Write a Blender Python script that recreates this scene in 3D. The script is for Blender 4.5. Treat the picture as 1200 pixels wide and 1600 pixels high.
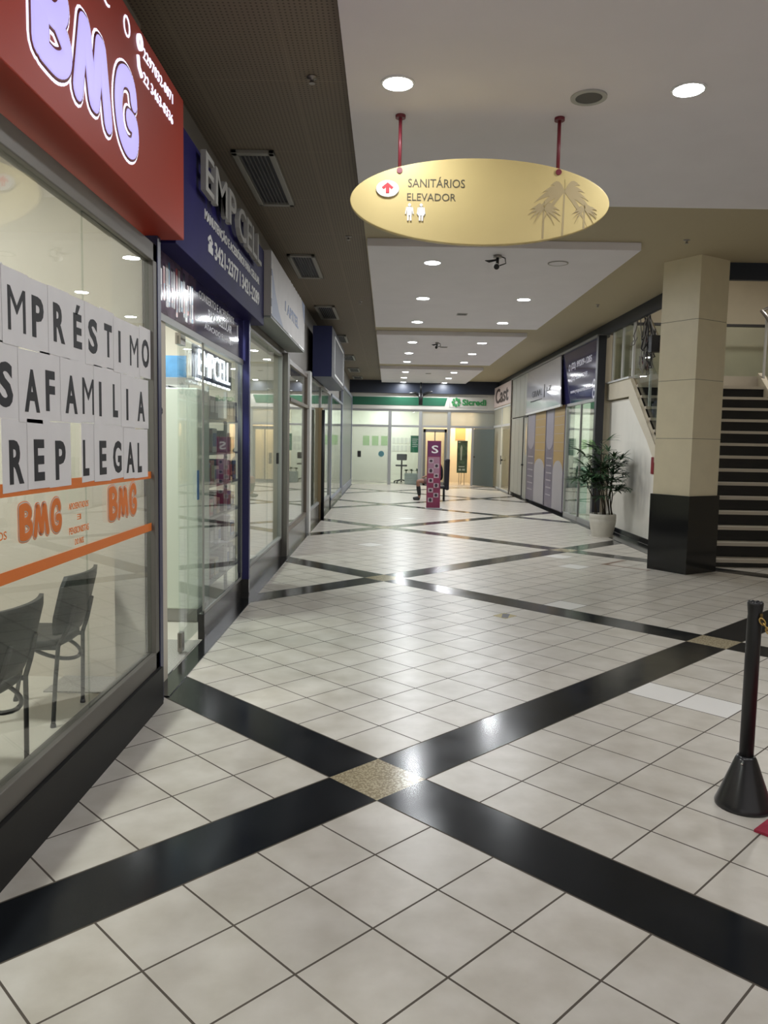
import bpy, bmesh, math, random
from mathutils import Vector, Matrix
for o in list(bpy.data.objects): bpy.data.objects.remove(o)
SC = bpy.context.scene; COL = SC.collection
random.seed(7)
PI = math.pi

# ------------------------------------------------------------------ camera
F_PX, PITCH, ROLL, YAW = 1211.97, 0.0891, 0.01816, -0.00353
T = 0.32                      # floor tile
H = 4.9136 * T                # eye height
def _ray(a, b):
    cr, sr = math.cos(ROLL), math.sin(ROLL)
    X, up = a*cr - b*sr, a*sr + b*cr
    cp, sp = math.cos(PITCH), math.sin(PITCH)
    Y, Z = cp + up*sp, -sp + up*cp
    c, s = math.cos(YAW), math.sin(YAW)
    return Vector((X*c + Y*s, -X*s + Y*c, Z))
fwd = _ray(0, 0); rgt = _ray(1, 0) - fwd; upv = _ray(0, 1) - fwd
cam = bpy.data.objects.new('camera', bpy.data.cameras.new('camera')); COL.objects.link(cam)
cam.matrix_world = Matrix(((rgt.x, upv.x, -fwd.x, 0), (rgt.y, upv.y, -fwd.y, 0), (rgt.z, upv.z, -fwd.z, H), (0, 0, 0, 1)))
cam.data.sensor_fit = 'VERTICAL'; cam.data.sensor_height = 36; cam.data.lens = 36*F_PX/1600
cam.data.clip_start = 0.05; cam.data.clip_end = 200
SC.camera = cam

# ------------------------------------------------------------------ light, world, exposure
EXPOSURE = 0.38
DOWN_W = 21.0                 # each corridor downlight (those near the viewpoint are turned down to darken the floor there)
DOWN_COL = (0.94, 0.97, 1.0)
SC.view_settings.view_transform = 'Standard'; SC.view_settings.look = 'None'
SC.view_settings.exposure = EXPOSURE; SC.view_settings.gamma = 1; SC.view_settings.use_curve_mapping = False
w = bpy.data.worlds.new('world'); SC.world = w; w.use_nodes = True
w.node_tree.nodes['Background'].inputs[0].default_value = (0.62, 0.60, 0.58, 1)
w.node_tree.nodes['Background'].inputs[1].default_value = 0.85   # even ambient fill added to lift the ceiling; the open rear end is assumed
SC.cycles.max_bounces = 8; SC.cycles.transparent_max_bounces = 16
SC.cycles.sample_clamp_indirect = 4; SC.cycles.caustics_reflective = False; SC.cycles.caustics_refractive = False
def area(name, loc, size, watts, col=(1, 1, 1), size_y=None, rot=(0, 0, 0), spread=PI, shape=None):
    l = bpy.data.lights.new(name, 'AREA'); l.energy = watts; l.color = col; l.size = size
    l.shape = shape or ('RECTANGLE' if size_y else 'DISK')
    if size_y: l.size_y = size_y
    l.spread = spread
    o = bpy.data.objects.new(name, l); COL.objects.link(o); o.location = loc; o.rotation_euler = rot
    return o
# ceiling lamps inside the shops (out of sight), plus an added stair hall fill
SHOP_AND_FILL_LAMPS = [
    ((-2.9, 3.4, 3.38), 0.5, 66, (1, 0.99, 0.97)), ((-3.0, 0.6, 3.38), 0.5, 50, (1, 0.99, 0.97)),
    ((-2.5, 6.2, 3.38), 0.5, 75, (0.93, 1.0, 0.96)), ((-3.2, 9.1, 3.38), 0.5, 60, (0.92, 1.0, 0.95)),
    ((-3.2, 12.0, 3.38), 0.5, 18, (1, 0.95, 0.9)), ((-3.2, 14.8, 3.38), 0.5, 15, (0.95, 1, 0.97)),
    ((-3.2, 18.5, 3.38), 0.5, 22, (0.9, 1, 0.97)), ((-3.2, 24, 3.38), 0.5, 22, (0.85, 0.92, 1)),
    ((5.6, 16.9, 3.3), 0.6, 45, (0.95, 1, 0.95)),
    ((0.0, 31.2, 3.3), 1.0, 62, (0.98, 1, 0.93)), ((2.85, 31.0, 3.2), 0.5, 62, (1, 0.80, 0.55)), ((1.75, 31.0, 3.2), 0.4, 32, (1, 0.82, 0.58)),
    ((5.2, 26.6, 3.2), 0.8, 55, (1, 0.84, 0.60)), ((6.8, 13.2, 5.25), 0.6, 40, (1, 0.96, 0.9)),  # last entry: lamp added to brighten the dark stair hall
]
for i, (loc, sz, wt, c_) in enumerate(SHOP_AND_FILL_LAMPS): area('shop_or_fill_lamp', loc, sz, wt, c_)

# ------------------------------------------------------------------ materials
MATS = {}
def nodes_of(m):
    m.use_nodes = True; nt = m.node_tree; return nt, nt.nodes['Principled BSDF']
def mat(name, col, rough=0.5, metal=0.0, spec=0.5, emit=None, estr=0.0, noise=0.0, nscale=6.0, bump=0.0, coat=0.0):
    if name in MATS: return MATS[name]
    m = bpy.data.materials.new(name); nt, b = nodes_of(m)
    c4 = (*col, 1)
    b.inputs['Base Color'].default_value = c4; b.inputs['Roughness'].default_value = rough
    b.inputs['Metallic'].default_value = metal; b.inputs['Specular IOR Level'].default_value = spec
    b.inputs['Coat Weight'].default_value = coat
    if noise or bump:
        tc = nt.nodes.new('ShaderNodeTexCoord'); nz = nt.nodes.new('ShaderNodeTexNoise')
        nz.inputs['Scale'].default_value = nscale; nz.inputs['Detail'].default_value = 6
        nt.links.new(tc.outputs['Object'], nz.inputs['Vector'])
        if noise:
            rp = nt.nodes.new('ShaderNodeValToRGB')
            rp.color_ramp.elements[0].position = 0.3; rp.color_ramp.elements[1].position = 0.7
            rp.color_ramp.elements[0].color = (*[v*(1-noise) for v in col], 1)
            rp.color_ramp.elements[1].color = (*[min(1, v*(1+noise)) for v in col], 1)
            nt.links.new(nz.outputs['Fac'], rp.inputs['Fac']); nt.links.new(rp.outputs['Color'], b.inputs['Base Color'])
        if bump:
            bp = nt.nodes.new('ShaderNodeBump'); bp.inputs['Strength'].default_value = bump; bp.inputs['Distance'].default_value = 0.01
            nt.links.new(nz.outputs['Fac'], bp.inputs['Height']); nt.links.new(bp.outputs['Normal'], b.inputs['Normal'])
    if emit:
        b.inputs['Emission Color'].default_value = (*emit, 1); b.inputs['Emission Strength'].default_value = estr
    MATS[name] = m; return m

class NT:
    """tiny node helper: math on sockets"""
    def __init__(s, nt): s.nt = nt
    def m(s, op, a, b=None, c=None):
        n = s.nt.nodes.new('ShaderNodeMath'); n.operation = op
        for i, v in enumerate((a, b, c)):
            if v is None: continue
            if isinstance(v, (int, float)): n.inputs[i].default_value = v
            else: s.nt.links.new(v, n.inputs[i])
        return n.outputs[0]
    def mix(s, f, a, b):
        n = s.nt.nodes.new('ShaderNodeMix'); n.data_type = 'RGBA'
        for k, v in ((0, f), (6, a), (7, b)):
            if isinstance(v, (int, float)): n.inputs[k].default_value = v
            elif isinstance(v, tuple): n.inputs[k].default_value = (*v, 1)
            else: s.nt.links.new(v, n.inputs[k])
        return n.outputs[2]
    def inside(s, v, lo, hi): return s.m('MULTIPLY', s.m('GREATER_THAN', v, lo), s.m('LESS_THAN', v, hi))
    def line(s, v, half):   # 1 near integers
        f = s.m('FRACT', v); return s.m('LESS_THAN', s.m('MINIMUM', f, s.m('SUBTRACT', 1.0, f)), half)

def floor_material():
    m = bpy.data.materials.new('mall_tile_floor'); nt, b = nodes_of(m); N = NT(nt)
    geo = nt.nodes.new('ShaderNodeNewGeometry'); sep = nt.nodes.new('ShaderNodeSeparateXYZ')
    nt.links.new(geo.outputs['Position'], sep.inputs[0])
    x, y = N.m('ADD', sep.outputs[0], 0.2463), N.m('SUBTRACT', sep.outputs[1], 3.5216)
    k = 1/(math.sqrt(2)*T)
    u = N.m('MULTIPLY', N.m('ADD', x, y), k); v = N.m('MULTIPLY', N.m('SUBTRACT', x, y), k)
    bu = N.m('LESS_THAN', N.m('FLOORED_MODULO', u, 12.0), 1.0); bv = N.m('LESS_THAN', N.m('FLOORED_MODULO', v, 12.0), 1.0)
    band = N.m('MAXIMUM', bu, bv); gran = N.m('MULTIPLY', bu, bv)
    lu = N.m('MULTIPLY', N.line(u, 0.012), N.m('SUBTRACT', 1.0, bv)); lv = N.m('MULTIPLY', N.line(v, 0.012), N.m('SUBTRACT', 1.0, bu))
    grout = N.m('MAXIMUM', lu, lv)
    # tile colour
    cell = nt.nodes.new('ShaderNodeCombineXYZ')
    nt.links.new(N.m('FLOOR', u), cell.inputs[0]); nt.links.new(N.m('FLOOR', v), cell.inputs[1])
    wn = nt.nodes.new('ShaderNodeTexWhiteNoise'); wn.noise_dimensions = '2D'; nt.links.new(cell.outputs[0], wn.inputs['Vector'])
    nz = nt.nodes.new('ShaderNodeTexNoise'); nz.inputs['Scale'].default_value = 5.0; nz.inputs['Detail'].default_value = 8
    nt.links.new(geo.outputs['Position'], nz.inputs['Vector'])
    rmp = nt.nodes.new('ShaderNodeMapRange'); rmp.inputs[1].default_value = 0.32; rmp.inputs[2].default_value = 0.68; nt.links.new(nz.outputs['Fac'], rmp.inputs[0])
    base = N.mix(rmp.outputs[0], (0.49, 0.45, 0.385), (0.63, 0.59, 0.53))
    base = N.mix(N.m('MULTIPLY', wn.outputs['Value'], 0.22), base, (0.44, 0.42, 0.385))
    white = None
    for (ua, ub, va, vb) in ((7, 8, 1, 3), (22, 23, -11, -10), (20, 21, -9, -8), (18, 19, -19, -18), (13, 14, -5, -4), (29, 30, -27, -26)):
        q = N.m('MULTIPLY', N.inside(u, ua, ub), N.inside(v, va, vb))
        white = q if white is None else N.m('MAXIMUM', white, q)
    base = N.mix(white, base, (0.78, 0.76, 0.73))
    # rust-brown edges of one lifted tile by the pillar
    rust = N.m('MAXIMUM', N.m('MULTIPLY', N.inside(u, 21.95, 22.15), N.inside(v, -8.1, -6)), N.m('MULTIPLY', N.inside(u, 22, 23.8), N.inside(v, -8.12, -7.9)))
    base = N.mix(N.m('MULTIPLY', rust, 0.75), base, (0.20, 0.09, 0.04))
    sp = nt.nodes.new('ShaderNodeTexVoronoi'); sp.inputs['Scale'].default_value = 90
    nt.links.new(geo.outputs['Position'], sp.inputs['Vector'])
    grn = N.mix(N.m('MULTIPLY', N.m('GREATER_THAN', sp.outputs['Distance'], 0.5), 0.55), (0.43, 0.37, 0.25), (0.16, 0.12, 0.07))
    blk = N.mix(nz.outputs['Fac'], (0.007, 0.0085, 0.011), (0.014, 0.016, 0.019))
    col = N.mix(band, base, blk); col = N.mix(gran, col, grn); col = N.mix(grout, col, (0.075, 0.06, 0.045))
    nt.links.new(col, b.inputs['Base Color'])
    ro = N.m('ADD', N.m('MULTIPLY', nz.outputs['Fac'], 0.12), N.m('SUBTRACT', 0.25, N.m('MULTIPLY', band, 0.15)))
    ro = N.m('MAXIMUM', ro, N.m('MULTIPLY', grout, 0.8))
    nt.links.new(ro, b.inputs['Roughness']); nt.links.new(N.m('SUBTRACT', 0.5, N.m('MULTIPLY', band, 0.28)), b.inputs['Specular IOR Level'])
    bp = nt.nodes.new('ShaderNodeBump'); bp.inputs['Strength'].default_value = 0.25; bp.inputs['Distance'].default_value = 0.002
    hn = nt.nodes.new('ShaderNodeTexNoise'); hn.inputs['Scale'].default_value = 3.2; hn.inputs['Detail'].default_value = 3
    nt.links.new(geo.outputs['Position'], hn.inputs['Vector'])
    nt.links.new(N.m('SUBTRACT', hn.outputs['Fac'], grout), bp.inputs['Height']); nt.links.new(bp.outputs['Normal'], b.inputs['Normal'])
    return m

def ceiling_material(name, ca, cb, cs, pf):
    m = bpy.data.materials.new(name); nt, b = nodes_of(m); N = NT(nt)
    geo = nt.nodes.new('ShaderNodeNewGeometry'); sep = nt.nodes.new('ShaderNodeSeparateXYZ'); nt.links.new(geo.outputs['Position'], sep.inputs[0])
    x, y = sep.outputs[0], sep.outputs[1]
    seam = N.m('MAXIMUM', N.line(N.m('MULTIPLY', N.m('ADD', x, 0.66), 1/0.62), 0.006), N.line(N.m('MULTIPLY', N.m('ADD', y, -0.3), 1/1.24), 0.004))
    hx, hy = N.m('SUBTRACT', N.m('FRACT', N.m('MULTIPLY', x, 34.0)), 0.5), N.m('SUBTRACT', N.m('FRACT', N.m('MULTIPLY', y, 34.0)), 0.5)
    hole = N.m('LESS_THAN', N.m('ADD', N.m('MULTIPLY', hx, hx), N.m('MULTIPLY', hy, hy)), 0.05)
    c = N.mix(N.m('MULTIPLY', hole, pf), ca, cb)
    c = N.mix(N.m('MULTIPLY', seam, 0.5), c, cs)
    nt.links.new(c, b.inputs['Base Color']); b.inputs['Roughness'].default_value = 0.7
    return m

def glass_material(name, tint, refl=1.0, rough=0.0):
    m = bpy.data.materials.new(name); m.use_nodes = True; nt = m.node_tree; N = NT(nt)
    for n in list(nt.nodes):
        if n.type != 'OUTPUT_MATERIAL': nt.nodes.remove(n)
    out = [n for n in nt.nodes if n.type == 'OUTPUT_MATERIAL'][0]
    geo = nt.nodes.new('ShaderNodeNewGeometry'); dot = nt.nodes.new('ShaderNodeVectorMath'); dot.operation = 'DOT_PRODUCT'
    nt.links.new(geo.outputs['Normal'], dot.inputs[0]); nt.links.new(geo.outputs['Incoming'], dot.inputs[1])
    c = N.m('ABSOLUTE', dot.outputs['Value'])
    f = N.m('ADD', 0.04*refl, N.m('MULTIPLY', 0.96*refl, N.m('POWER', N.m('SUBTRACT', 1.0, c), 5.0)))   # Schlick
    tr = nt.nodes.new('ShaderNodeBsdfTransparent'); tr.inputs[0].default_value = (*tint, 1)
    gl = nt.nodes.new('ShaderNodeBsdfGlossy'); gl.inputs['Roughness'].default_value = rough; gl.inputs[0].default_value = (1, 1, 1, 1)
    mx = nt.nodes.new('ShaderNodeMixShader'); nt.links.new(f, mx.inputs[0]); nt.links.new(tr.outputs[0], mx.inputs[1]); nt.links.new(gl.outputs[0], mx.inputs[2])
    nt.links.new(mx.outputs[0], out.inputs[0])
    return m

def frosted_material(name, col, clear):
    m = bpy.data.materials.new(name); nt, b = nodes_of(m)
    b.inputs['Base Color'].default_value = (*col, 1); b.inputs['Roughness'].default_value = 0.22
    out = [n for n in nt.nodes if n.type == 'OUTPUT_MATERIAL'][0]
    tl = nt.nodes.new('ShaderNodeBsdfTranslucent'); tl.inputs[0].default_value = (*col, 1)
    tr = nt.nodes.new('ShaderNodeBsdfTransparent')
    m1 = nt.nodes.new('ShaderNodeMixShader'); m1.inputs[0].default_value = 0.5
    m2 = nt.nodes.new('ShaderNodeMixShader'); m2.inputs[0].default_value = clear
    nt.links.new(b.outputs[0], m1.inputs[1]); nt.links.new(tl.outputs[0], m1.inputs[2])
    nt.links.new(m1.outputs[0], m2.inputs[1]); nt.links.new(tr.outputs[0], m2.inputs[2]); nt.links.new(m2.outputs[0], out.inputs[0])
    return m

def stained_wall_material():
    """off-white plaster with a grey scuffed patch"""
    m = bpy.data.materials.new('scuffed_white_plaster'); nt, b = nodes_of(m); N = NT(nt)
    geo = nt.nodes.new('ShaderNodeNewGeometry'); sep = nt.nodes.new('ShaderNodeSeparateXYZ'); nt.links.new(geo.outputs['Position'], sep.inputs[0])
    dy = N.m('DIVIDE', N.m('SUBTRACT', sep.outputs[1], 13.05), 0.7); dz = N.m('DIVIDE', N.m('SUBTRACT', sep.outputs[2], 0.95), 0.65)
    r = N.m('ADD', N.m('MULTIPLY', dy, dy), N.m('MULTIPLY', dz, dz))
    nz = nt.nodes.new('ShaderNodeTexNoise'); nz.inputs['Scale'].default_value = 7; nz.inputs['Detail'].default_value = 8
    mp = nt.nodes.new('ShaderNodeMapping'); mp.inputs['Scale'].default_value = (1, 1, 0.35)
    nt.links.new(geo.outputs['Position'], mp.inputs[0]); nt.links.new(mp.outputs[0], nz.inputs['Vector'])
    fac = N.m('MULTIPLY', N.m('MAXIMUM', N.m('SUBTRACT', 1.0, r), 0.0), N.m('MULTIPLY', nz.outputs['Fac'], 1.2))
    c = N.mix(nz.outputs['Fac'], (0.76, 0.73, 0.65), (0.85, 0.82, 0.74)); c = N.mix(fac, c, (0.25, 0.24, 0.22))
    nt.links.new(c, b.inputs['Base Color']); b.inputs['Roughness'].default_value = 0.6
    return m

M_FLOOR = floor_material(); M_CEIL = ceiling_material('perforated_brown_ceiling', (0.195, 0.158, 0.118), (0.045, 0.038, 0.03), (0.29, 0.24, 0.18), 0.8); M_CEIL2 = ceiling_material('olive_ceiling', (0.46, 0.395, 0.265), (0.42, 0.36, 0.24), (0.42, 0.36, 0.24), 0.2)
M_GLASS = glass_material('shop_glass', (0.88, 0.91, 0.89), 0.75)
M_GLASS_CLEAR = glass_material('clear_glass', (0.93, 0.96, 0.95), 0.8)
M_FROST = frosted_material('frosted_glass', (0.55, 0.58, 0.55), 0.22)
M_FROST_BANK = frosted_material('bank_frosted_glass', (0.46, 0.50, 0.46), 0.6)
M_FROST_DARK = frosted_material('dark_frosted_glass', (0.22, 0.26, 0.25), 0.12)
M_SCUFF = stained_wall_material()
white_pnl = mat('white_panel', (0.82, 0.79, 0.83), 0.75, noise=0.02, nscale=2)
cream = mat('cream_tile', (0.74, 0.665, 0.48), 0.38, noise=0.03, nscale=5)
cream_wall = mat('cream_wall', (0.60, 0.54, 0.42), 0.6, noise=0.04, nscale=3)
beige_wall = mat('beige_shop_wall', (0.60, 0.55, 0.47), 0.7, noise=0.03, nscale=2)
grey_wall = mat('grey_green_wall', (0.40, 0.43, 0.41), 0.6)
black_gr = mat('black_granite', (0.010, 0.011, 0.013), 0.12, noise=0.3, nscale=40)
navy = mat('navy_paint', (0.013, 0.018, 0.032), 0.45)
navy_sign = mat('navy_sign', (0.016, 0.013, 0.085), 0.6, spec=0.1, noise=0.15, nscale=3)
alu = mat('aluminium', (0.15, 0.14, 0.125), 0.5, 0.3)
alu_grey = mat('grey_frame', (0.33, 0.33, 0.32), 0.45, 0.2)
alu_white = mat('white_frame', (0.60, 0.60, 0.58), 0.4)
brown_frame = mat('brown_frame', (0.12, 0.095, 0.075), 0.4)
dark_plinth = mat('dark_plinth', (0.035, 0.033, 0.031), 0.25, noise=0.2, nscale=10)
black = mat('black', (0.012, 0.012, 0.013), 0.45)
black_gloss = mat('black_gloss', (0.015, 0.015, 0.017), 0.28)
chrome = mat('chrome', (0.62, 0.61, 0.58), 0.22, 1.0)
steel = mat('brushed_steel', (0.33, 0.31, 0.29), 0.35, 0.9)
white = mat('white', (0.78, 0.77, 0.75), 0.5)
paper = mat('paper', (0.80, 0.78, 0.79), 0.7, noise=0.02, nscale=9)
ink = mat('ink', (0.02, 0.02, 0.025), 0.6)
orange = mat('orange_vinyl', (0.80, 0.20, 0.03), 0.5)
white_vinyl = mat('white_vinyl', (0.55, 0.53, 0.48), 0.5)
red_sign = mat('red_sign', (0.36, 0.038, 0.020), 0.5, spec=0.2)
red_under = mat('red_underside', (0.26, 0.03, 0.02), 0.4)
glow_violet = mat('glow_violet', (0.1, 0.09, 0.16), 0.5, emit=(0.46, 0.40, 0.93), estr=0.85)
glow_white = mat('glow_white', (0.3, 0.3, 0.3), 0.5, emit=(0.82, 0.79, 1.0), estr=0.95)
neon = mat('neon_white', (0.8, 0.8, 0.8), 0.5, emit=(0.88, 0.93, 1.0), estr=3.5)
lamp_glow = mat('lamp_diffuser', (0.9, 0.9, 0.9), 0.5, emit=(0.93, 0.97, 1.0), estr=22)
lamp_ring = mat('lamp_ring', (0.75, 0.75, 0.75), 0.4)
green = mat('bank_green', (0.008, 0.10, 0.05), 0.4)
sign_cream = mat('sign_cream', (0.55, 0.53, 0.48), 0.5)
gold_sign = mat('gold_sign', (0.60, 0.47, 0.20), 0.42, noise=0.05, nscale=2)
gold_shade = mat('palm_print', (0.40, 0.31, 0.16), 0.5)
red_rod = mat('red_rod', (0.17, 0.02, 0.03), 0.4)
red_ink = mat('red_ink', (0.60, 0.02, 0.03), 0.5)

# ------------------------------------------------------------------ mesh builder
LEFTF = lambda x: Matrix(((0, 0, 1, x), (1, 0, 0, 0), (0, 1, 0, 0), (0, 0, 0, 1)))     # a=+Y b=+Z c=+X
RIGHTF = lambda x: Matrix(((0, 0, -1, x), (-1, 0, 0, 0), (0, 1, 0, 0), (0, 0, 0, 1)))  # a=-Y b=+Z c=-X
FRONTF = lambda y: Matrix(((1, 0, 0, 0), (0, 0, -1, y), (0, 1, 0, 0), (0, 0, 0, 1)))   # a=+X b=+Z c=-Y
_fonts = {}
class MB:
    def __init__(s, M=None): s.bm = bmesh.new(); s.M = M or Matrix.Identity(4); s.i = 0
    def mi(s, i): s.i = i; return s
    def _v(s, p): return s.bm.verts.new(s.M @ Vector(p))
    def _f(s, vs, smooth=False):
        try: f = s.bm.faces.new(vs)
        except ValueError: return
        f.material_index = s.i; f.smooth = smooth
    def box(s, x0, x1, y0, y1, z0, z1):
        x0, x1 = sorted((x0, x1)); y0, y1 = sorted((y0, y1)); z0, z1 = sorted((z0, z1))
        v = [s._v((x, y, z)) for z in (z0, z1) for y in (y0, y1) for x in (x0, x1)]
        for q in ((0, 2, 3, 1), (4, 5, 7, 6), (0, 1, 5, 4), (2, 6, 7, 3), (0, 4, 6, 2), (1, 3, 7, 5)): s._f([v[k] for k in q])
        return s
    def hexa(s, p):   # 8 points: bottom 4 ccw, top 4 ccw
        v = [s._v(q) for q in p]
        for q in ((3, 2, 1, 0), (4, 5, 6, 7), (0, 1, 5, 4), (1, 2, 6, 5), (2, 3, 7, 6), (3, 0, 4, 7)): s._f([v[k] for k in q])
        return s
    def prism(s, pts, c0, c1):   # polygon in (a,b), extruded along c
        A = [s._v((a, b, c0)) for a, b in pts]; B = [s._v((a, b, c1)) for a, b in pts]
        n = len(pts)
        s._f(B); s._f(A[::-1])
        for k in range(n): s._f([A[k], A[(k+1) % n], B[(k+1) % n], B[k]])
        return s
    def disc(s, ca, cb, r, c0, c1, seg=24, rb=None):
        return s.prism([(ca + r*math.cos(2*PI*k/seg), cb + (rb or r)*math.sin(2*PI*k/seg)) for k in range(seg)], c0, c1)
    def ring(s, ca, cb, r0, r1, c0, c1, seg=24, k2=1.0):
        P = lambda r, c: [s._v((ca + r*math.cos(2*PI*k/seg), cb + r*k2*math.sin(2*PI*k/seg), c)) for k in range(seg)]
        a, b, c, d = P(r0, c0), P(r1, c0), P(r1, c1), P(r0, c1)
        for k in range(seg):
            j = (k+1) % seg
            s._f([a[j], a[k], b[k], b[j]][::-1] if c1 < c0 else [a[j], a[k], b[k], b[j]]); s._f([b[j], b[k], c[k], c[j]]); s._f([c[j], c[k], d[k], d[j]]); s._f([d[j], d[k], a[k], a[j]])
        return s
    def tube(s, path, r, seg=10, caps=True, flat=None):
        P = [Vector(p) for p in path]; R = r if isinstance(r, (list, tuple)) else [r]*len(P)
        rings = []; prev = None
        for i, p in enumerate(P):
            d = ((P[min(i+1, len(P)-1)] - P[max(i-1, 0)])).normalized()
            if prev is None:
                n = d.orthogonal().normalized()
            else:
                n = (prev - d*prev.dot(d)); n = n.normalized() if n.length > 1e-6 else d.orthogonal().normalized()
            prev = n; b = d.cross(n)
            rings.append([s._v(p + (n*math.cos(2*PI*k/seg) + b*math.sin(2*PI*k/seg))*R[i]) for k in range(seg)])
        for a, c in zip(rings, rings[1:]):
            for k in range(seg): s._f([a[k], a[(k+1) % seg], c[(k+1) % seg], c[k]], True)
        if caps: s._f(rings[0][::-1]); s._f(rings[-1])
        return s
    def cyl(s, p0, p1, r0, r1=None, seg=16): return s.tube([p0, p1], [r0, r0 if r1 is None else r1], seg)
    def lathe(s, prof, cx=0, cy=0, seg=32, close=True):
        rings = [[s._v((cx + r*math.cos(2*PI*k/seg), cy + r*math.sin(2*PI*k/seg), z)) for k in range(seg)] for r, z in prof]
        for a, c in zip(rings, rings[1:]):
            for k in range(seg): s._f([a[k], a[(k+1) % seg], c[(k+1) % seg], c[k]], True)
        if close: s._f(rings[0][::-1]); s._f(rings[-1])
        return s
    def ball(s, c, r, seg=12, rings=8, sc=(1, 1, 1)):
        R = []
        for i in range(1, rings):
            t = PI*i/rings
            R.append([s._v((c[0] + r*sc[0]*math.sin(t)*math.cos(2*PI*k/seg), c[1] + r*sc[1]*math.sin(t)*math.sin(2*PI*k/seg), c[2] - r*sc[2]*math.cos(t))) for k in range(seg)])
        lo = s._v((c[0], c[1], c[2] - r*sc[2])); hi = s._v((c[0], c[1], c[2] + r*sc[2]))
        for k in range(seg):
            j = (k+1) % seg
            s._f([lo, R[0][j], R[0][k]], True); s._f([hi, R[-1][k], R[-1][j]], True)
            for a, b in zip(R, R[1:]): s._f([a[k], a[j], b[j], b[k]], True)
        return s
    def text(s, body, a0, a1, b0, b1, c, depth=0.004, bold=0.0, keep=False):
        """lettering fitted in the rectangle a0..a1, b0..b1, its back at c; keep=True keeps the letters' own proportions (left aligned)"""
        key = (body, bold)
        if key not in _fonts:
            cu = bpy.data.curves.new('letters', 'FONT'); cu.body = body; cu.size = 1; cu.resolution_u = 3; cu.extrude = 0.5; cu.offset = bold
            ob = bpy.data.objects.new('letters', cu)
            _fonts[key] = bpy.data.meshes.new_from_object(ob)
            bpy.data.objects.remove(ob); bpy.data.curves.remove(cu)
        me = _fonts[key]
        xs = [v.co.x for v in me.vertices]; ys = [v.co.y for v in me.vertices]
        x0, x1, y0, y1 = min(xs), max(xs), min(ys), max(ys)
        ky = (b1-b0)/(y1-y0); kx = ky if keep else (a1-a0)/(x1-x0)
        vs = [s._v((a0 + (v.co.x-x0)*kx, b0 + (v.co.y-y0)*ky, c + depth*(v.co.z+0.5))) for v in me.vertices]
        for p in me.polygons: s._f([vs[k] for k in p.vertices])
        return s
    def stroke(s, path, r, c, h, squash=None):
        """a fat rounded brush stroke in the (a,b) plane, puffed out to height h"""
        n = 14
        def dome(pa, pb):
            vs = []
            rr = [(1.0, 0.0), (0.97, 0.45), (0.86, 0.75), (0.55, 0.95), (0.0, 1.0)]
            R = [[s._v((pa + r*k*math.cos(2*PI*j/n), pb + r*k*math.sin(2*PI*j/n), c + h*q)) for j in range(n)] for k, q in rr[:-1]]
            top = s._v((pa, pb, c+h))
            for A, B in zip(R, R[1:]):
                for j in range(n): s._f([A[j], A[(j+1) % n], B[(j+1) % n], B[j]], True)
            for j in range(n): s._f([R[-1][j], R[-1][(j+1) % n], top], True)
        for p in path: dome(*p)
        for (a0, b0), (a1, b1) in zip(path, path[1:]):
            d = math.hypot(a1-a0, b1-b0)
            if d < 1e-6: continue
            na, nb = -(b1-b0)/d, (a1-a0)/d
            prof = [(-1, 0), (-.97, .45), (-.86, .75), (-.55, .95), (0, 1), (.55, .95), (.86, .75), (.97, .45), (1, 0)]
            A = [s._v((a0+na*r*k, b0+nb*r*k, c+h*q)) for k, q in prof]; B = [s._v((a1+na*r*k, b1+nb*r*k, c+h*q)) for k, q in prof]
            for j in range(len(prof)-1): s._f([A[j], B[j], B[j+1], A[j+1]], True)
        return s
    def build(s, name, mats, parent=None, bevel=0.0, world=True, subdiv=0):
        bm = s.bm
        bmesh.ops.recalc_face_normals(bm, faces=bm.faces)
        if world:
            if parent is not None: off = base_of(parent)
            else:
                xs = [v.co for v in bm.verts]
                off = Vector(((min(v.x for v in xs)+max(v.x for v in xs))/2, (min(v.y for v in xs)+max(v.y for v in xs))/2, min(v.z for v in xs)))
            bmesh.ops.translate(bm, verts=bm.verts, vec=-off)
        me = bpy.data.meshes.new(name); bm.to_mesh(me); bm.free()
        for m in (mats if isinstance(mats, (list, tuple)) else [mats]): me.materials.append(m)
        o = bpy.data.objects.new(name, me); COL.objects.link(o)
        if parent is not None: o.parent = parent
        elif world: o.location = off
        if bevel:
            b = o.modifiers.new('bevel', 'BEVEL'); b.width = bevel; b.segments = 2; b.limit_method = 'ANGLE'; b.angle_limit = 0.7
        if subdiv:
            d = o.modifiers.new('sub', 'SUBSURF'); d.levels = d.render_levels = subdiv
        return o
def base_of(o):
    v = Vector(o.location)
    while o.parent is not None: o = o.parent; v += Vector(o.location)
    return v
def tag(o, label, cat, group=None, kind=None):
    o['label'] = label; o['category'] = cat
    if group: o['group'] = group
    if kind: o['kind'] = kind
    return o
def thing(name, label, cat, loc=(0, 0, 0), group=None, kind=None):
    o = bpy.data.objects.new(name, None); COL.objects.link(o); o.location = loc; o.empty_display_size = 0.1
    return tag(o, label, cat, group, kind)
def struct(o, label, cat): return tag(o, label, cat, None, 'structure')
def copy_tree(o, parent=None, **kw):
    c = o.copy(); COL.objects.link(c)
    if parent is not None: c.parent = parent
    for k, v in kw.items():
        if k == 'label': c['label'] = v
        else: setattr(c, k, v)
    for ch in [q for q in bpy.data.objects if q.parent == o]: copy_tree(ch, c)
    return c
def B(*a): return MB().box(*a)

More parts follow.
